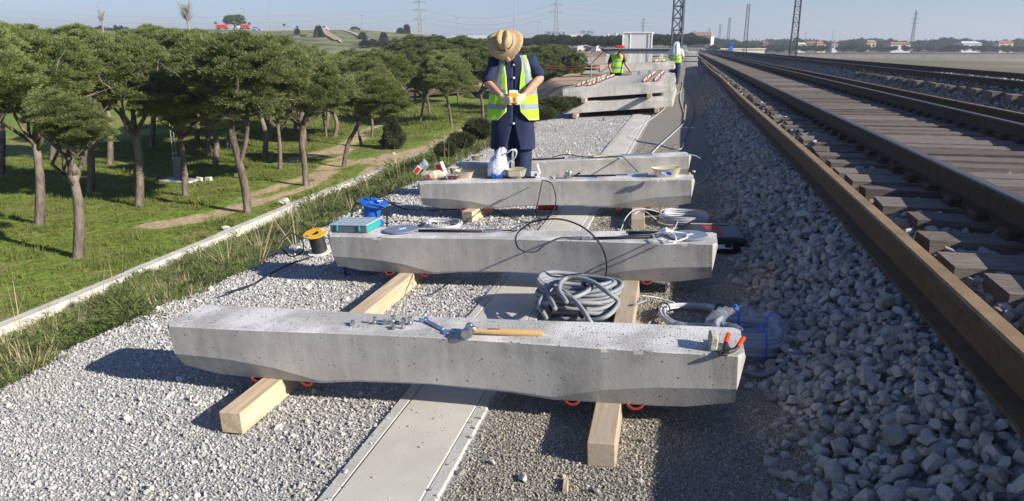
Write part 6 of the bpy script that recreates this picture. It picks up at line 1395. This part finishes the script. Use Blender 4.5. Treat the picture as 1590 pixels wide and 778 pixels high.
rail_line('guard rail following the road down the right side of the hill', [(560, 45.6), (620, 50.2), (660, 53.2)], 297)
rail_line('lower stretch of guard rail beyond the pylon', [(660, 53.2), (700, 59.2), (725, 63)], 297)
rail_line('second guard rail behind the white van', [(470, 42), (545, 43.5)], 310)
def car(label, px, yb, D, col, L, Hh, van=False, cat='car', name='parked_car', rz=0):
    B = atd(px, yb, D); t = thing(name, label, cat, B, (0, 0, YAW + rz)); W_ = 1.8; m = MB()
    pf = [(-L / 2, .35), (-L / 2, .95), (-L * .42, 1.0), (-L * .30, Hh), (L * .18, Hh), (L * .30, 1.05), (L / 2, .9), (L / 2, .35)] if not van else [(-L / 2, .35), (-L / 2, Hh), (L * .22, Hh), (L * .36, 1.15), (L / 2, .95), (L / 2, .35)]
    n = len(pf); vs = [(x, -W_ / 2, z) for x, z in pf] + [(x, W_ / 2, z) for x, z in pf]; m._add(vs, [tuple(range(n)), tuple(range(n, 2 * n))[::-1]] + [(i, n + i, n + (i + 1) % n, (i + 1) % n) for i in range(n)]); m.obj('body', M(name + '_paint', col, rough=.3, spec=.5), t)
    m = MB(); g0, g1 = (-L * .36, L * .22) if not van else (-L * .1, L * .30)
    for s_ in (-1, 1): m.box(((g0 + g1) / 2, s_ * (W_ / 2 + .005), (Hh + 1.0) / 2), ((g1 - g0) * .85, .02, (Hh - 1.0) * .7))
    m.obj('window', m_black, t)
    for x in (-L * .31, L * .31):
        for s_ in (-1, 1): MB().cyl((x, s_ * W_ / 2 - .1, .32), (x, s_ * W_ / 2 + .1, .32), .32, n=14).obj('wheel', m_black, t)
    return t
car('white van driving on the hill crest', 503, 47.5, 306, (.6, .62, .66), 4.0, 1.9, True, 'van', 'white_van'); car('dark car on the hill crest beyond the white van', 552, 47.2, 306, (.05, .05, .06), 4.3, 1.5); 
car('white van parked at the left on the site road', 907, 80, 235, (.75, .76, .78), 4.6, 1.9, True, 'van', 'white_van'); car('white van parked nearest the red machine on the site road', 925, 82, 225, (.75, .76, .78), 3.2, 2.1, True, 'van', 'white_van', R(60)); car('grey car between the two white vans', 916, 80.5, 230, (.22, .23, .25), 3.8, 1.45)
car('pale blue car on the hill crest beside the road signs', 399, 47.5, 310, (.35, .42, .52), 4.2, 1.4)
for px, w_, c_, lb in ((345, 4.6, (.6, .04, .03), 'red lorry trailer on the crest left of the lone tree'), (381, 3.6, (.55, .04, .03), 'red box vehicle on the crest right of the lone tree'), (370, 4, (.7, .7, .7), 'white vehicle below the lone tree')): 
    B = atd(px, 45.5, 300); t = thing('lorry', lb, 'lorry', B, (0, 0, YAW)); MB().box((0, 0, 1.1), (w_, 2.2, 1.5), bev=.1).obj('body', M('lorry_paint', c_, rough=.5), t); [MB().cyl((x, -1.1, .3), (x, 1.1, .3), .35, n=10).obj('wheel', m_black, t) for x in (-w_ * .35, w_ * .35)]
for px, yt, lb, rnd in ((377, 35, 'round white road sign beside the lone tree', 1), (336, 36, 'road sign at the left of the crest', 0), (388, 37, 'road sign right of the lone tree', 0), (442, 39, 'dark panel sign in the middle of the crest', 0), (462, 42, 'blue round sign by the guard rail', 1), (636, 44, 'dark sign right of the spire cypress', 1)):
    B = atd(px, 47 if px < 600 else 52, 292); h = ((47 if px < 600 else 52) - yt) * 292 / F; t = thing('road_sign', lb, 'road sign', B, (0, 0, YAW), 'road signs on the hill'); MB().tube([(0, 0, 0), (0, 0, h)], .08, 5).obj('pole', m_galv, t)
    (MB().lathe([(0, 0), (.5, 0), (.5, .08), (0, .08)], (0, -.1, h), 16, q=Matrix.Rotation(R(90), 3, 'X')) if rnd else MB().box((0, -.1, h), (1.1, .1, .9))).obj('panel', m_white if px == 377 else (m_blue if px == 462 else m_mast), t)
# pale drain chutes and erosion scar on the slope
def scar(name, pts, w_, mat, label=None):
    P = [hill_at(px, k) for px, k in pts]; V = []; 
    for i, p in enumerate(P): V += [(p.x - w_ * (1 - .3 * i / len(P)), p.y, p.z + .35), (p.x + w_ * (1 - .3 * i / len(P)), p.y, p.z + .35)]
    o = link(name, npmesh(name, V, [(2 * i, 2 * i + 1, 2 * i + 3, 2 * i + 2) for i in range(len(P) - 1)], mat)); return tag(o, kind='structure')
scar('erosion_scar', [(500, .98), (506, .88), (513, .75), (520, .66), (526, .58)], 1.9, m_earth); scar('drain_chute', [(532, .97), (541, .90), (550, .82), (560, .72)], .6, m_kerb); scar('drain_chute', [(504, .9), (514, .76), (524, .62), (531, .52)], .5, m_kerb)

# ------------------------------------------------------------------ buildings
m_roof = M('clay_roof', (.36, .26, .18), (.28, .19, .13), 1, .9); m_wallc = M('cream_render', (.62, .58, .50), (.54, .50, .43), .8, .9); m_stone = M('grey_stone_wall', (.24, .23, .21), (.18, .17, .155), .8, .9); m_glass = M('dark_window', (.04, .05, .06), rough=.3)
p = atd(1087, 72, 330); st_ = thing('station_house', 'old two storey house with tan roof and cream gable beyond the track end', 'house', (p.x, p.y, p.z), (0, 0, R(-14)))
f_ = 330 / F; Wd, Dp, Hh = 10.6, 6.0, 4.6
MB().box((0, 0, Hh / 2 - .3), (Wd, Dp, Hh + .6)).obj('wall', m_stone, st_); 
m = MB(); hx, hy = Wd / 2 + .4, Dp / 2 + .4; m._add([(-hx, -hy, Hh), (hx, -hy, Hh), (hx, hy, Hh), (-hx, hy, Hh), (-hx * .72, 0, Hh + 1.7), (hx * .78, 0, Hh + 1.7)], [(0, 1, 5, 4), (2, 3, 4, 5), (1, 2, 5), (3, 0, 4), (3, 2, 1, 0)]); rf = m.obj('roof', m_roof, st_); MB().box((-3, .5, Hh + 1.7), (.9, .7, 1.2)).obj('chimney', m_wallc, rf)
MB().box((Wd / 2 - 1.3, -Dp / 2 - .06, Hh / 2 - .2), (2.6, .12, Hh + .3)).obj('cream_front', m_wallc, st_)
for x in (-4.2, -2.8, -1.4, 0, 1.4, 3.5, 4.5): 
    for z in (1.0, 2.9):
        w_ = MB().box((x, -Dp / 2 - (.13 if x > 3 else .02), z), (.55, .06, 1.0)).obj('window', m_glass, st_); MB().box((x, -Dp / 2 - (.18 if x > 3 else .07), z - .55), (.75, .12, .1)).obj('sill', m_wallc, w_)
MB().box((Wd / 2 + .04, 0, Hh / 2), (.1, Dp * .98, Hh)).obj('gable_wall', m_wallc, st_)
def block(label, px0, px1, yt, yb, D, mat, roofc=None, group=None, rows=2, depth=None, name='building', rz=0, pitched=False):
    a_, b_2 = atd(px0, yb, D), atd(px1, yb, D); Wd_ = (b_2 - a_).length; h = (yb - yt) * D / F; c = (a_ + b_2) / 2; dp_ = depth or Wd_ * .7
    t = thing(name, label, name.replace('_', ' '), (c.x, c.y + dp_ / 2, c.z), (0, 0, YAW + rz), group); MB().box((0, 0, h / 2 - 1), (Wd_, dp_, h + 2)).obj('wall', mat, t)
    if pitched: m = MB(); hx, hy = Wd_ / 2 + .4, dp_ / 2 + .4; m._add([(-hx, -hy, h), (hx, -hy, h), (hx, hy, h), (-hx, hy, h), (-hx * .7, 0, h * 1.35), (hx * .7, 0, h * 1.35)], [(0, 1, 5, 4), (2, 3, 4, 5), (1, 2, 5), (3, 0, 4), (3, 2, 1, 0)]); m.obj('roof', roofc or m_roof, t)
    else: MB().box((0, 0, h + .15), (Wd_ + .5, dp_ + .5, .3)).obj('roof', roofc or mat, t)
    wm = MB()
    if rows:
        nw = max(2, int(Wd_ / 3.5)); wmesh = MB().box((0, 0, 0), (Wd_ / nw * .5, .2, h / rows * .38)).mesh('window', m_glass)
        if nw * rows < 26:
            for r_ in range(rows):
                for k in range(nw): o = link('window', wmesh, t); o.location = (-Wd_ / 2 + Wd_ * (k + .5) / nw, -dp_ / 2 - .05, h * (r_ + .55) / rows)
    return t
m_conc = M('pale_building', (.60, .61, .62), rough=.8); m_blueb = M('blue_grey_facade', (.24, .32, .42), rough=.6); m_warm = M('warm_render', (.62, .50, .36), rough=.8); m_redroof = M('red_tile_roof', (.38, .15, .10), rough=.8)
block('long low blue grey office block above the wood', 846, 876, 49, 62, 650, m_blueb, m_conc, rows=2); block('pale hall with a flat roof beside the office block', 868, 903, 53.5, 64, 640, m_conc, rows=0); block('cube shaped blue grey block above the wood', 901, 916, 48, 62, 660, m_blueb, m_conc, rows=3); block('narrow block at the right of the cube shaped one', 917, 921, 49, 62, 665, m_blueb, rows=2); block('small white house in the gap of the wood', 955, 961, 58, 66, 500, m_conc, rows=1)
block('long pale industrial shed far behind the hill road', 697, 760, 54.5, 60, 900, m_conc, m_blueb, rows=0)
for i, (a_, b_2, yt, yb, D, mt, rc, lb) in enumerate(((1238, 1250, 69, 76, 380, m_conc, m_conc, 'white low house left of the red roofed row'), (1251, 1266, 67.5, 75, 390, m_stone, m_redroof, 'long house with a bright red tiled roof'), (1267, 1276, 68, 78, 370, m_warm, m_redroof, 'warm coloured house right of the red roofed row'), (1276, 1281, 71.5, 78, 365, m_warm, m_roof, 'small ochre house annex'), (1291, 1299, 70, 77, 380, m_conc, m_redroof, 'white gabled house with red chimney at the photo edge'), (1184, 1192, 66.5, 71, 420, m_roof, m_redroof, 'brown roofed house left of the tallest mast'),
     (1345, 1358, 66, 76, 400, m_warm, m_roof, 'ochre house between trees beyond the right track'), (1380, 1410, 69, 78, 360, m_conc, m_redroof, 'wide white house with red roof far right'), (1490, 1520, 68, 78, 370, m_conc, m_conc, 'flat roofed white house near the right border'), (1548, 1570, 67, 77, 380, m_warm, m_redroof, 'ochre house at the right border'))):
    block(lb, a_, b_2, yt, yb, D, mt, rc, 'houses of the town edge', 1, name='house', pitched=True)
block('long white embankment wall beyond the second track', 1115, 1186, 77, 84, 190, m_wallc, rows=0, depth=1, name='retaining_wall'); p = atd(1136, 74, 190)
o = block('blue container by the far track', 1132.5, 1137.5, 68.5, 74, 185, m_blue, rows=0, name='container'); o = block('dark equipment hut beside the far track', 1112, 1118, 74, 79, 150, m_mast, rows=0, name='hut')
# distant town: one mass of small blocks
r = np.random.default_rng(5); tm = [MB().box((0, 0, .5), (1, 1, 1)).mesh('town_block', mt) for mt in (m_conc, m_wallc, M('far_block', (.35, .36, .38), rough=.9), m_warm)]
P = []; Sc = []
for k in range(420):
    px = r.uniform(1085, 1640) if k < 330 else r.uniform(680, 1060); D = r.uniform(900, 1900); yb = 70 - 5 * (D - 900) / 1000 + r.normal(0, .6); q = atd(px, yb, D); w_ = r.uniform(2, 6) * D / F; P.append(tuple(q)); Sc.append((w_, w_ * .6, r.uniform(1.5, 4.0) * D / F * (1.9 if r.random() < .10 else 1)))
    if k >= 330: P[-1] = tuple(atd(px, 60 + r.normal(0, .5), D))
scatter('distant_town', P, np.c_[np.zeros((len(P), 2)), r.uniform(0, 3, len(P))], Sc, tm)
# far rise carrying the town
V = []; 
for px in range(1040, 1720, 20):
    for D, yy in ((500, 80), (800, 73), (1200, 69), (1900, 63), (3500, 66)): V.append(tuple(atd(px, yy, D)))
tag(link('far_hills', npmesh('far_hills', V, [(i * 5 + k, i * 5 + k + 1, i * 5 + k + 6, i * 5 + k + 5) for i in range(33) for k in range(4)], M('far_ground', (.16, .17, .11), (.26, .24, .19), .01, .95), smooth=True)), kind='structure')
V = []
for px in range(560, 1080, 20):
    for D, yy in ((330, 74), (600, 66), (1200, 60), (3500, 66)): V.append(tuple(atd(px, yy, D)))
tag(link('far_hills', npmesh('far_hills', V, [(i * 4 + k, i * 4 + k + 1, i * 4 + k + 5, i * 4 + k + 4) for i in range(25) for k in range(3)], M('far_ground_left', (.10, .12, .07), (.2, .19, .14), .01, .95), smooth=True)), kind='structure')
block('long low white wall along the road beyond the dry field', 1186, 1620, 82.9, 84, 270, m_stone, rows=0, depth=1, name='boundary_wall')


# ------------------------------------------------------------------ air between here and the town
hz = MB().box((0, 1900, 25), (6200, 4200, 80)).obj('haze', [])
hm = bpy.data.materials.new('air'); hm.use_nodes = True; hn_ = hm.node_tree; hn_.nodes.remove(hn_.nodes['Principled BSDF'])
pv = hn_.nodes.new('ShaderNodeVolumePrincipled'); pv.inputs['Color'].default_value = (.80, .88, 1, 1); pv.inputs['Density'].default_value = .00055; pv.inputs['Anisotropy'].default_value = .2
hn_.links.new(pv.outputs[0], [n for n in hn_.nodes if n.type == 'OUTPUT_MATERIAL'][0].inputs['Volume'])
hz.data.materials.append(hm); hz['kind'] = 'stuff'
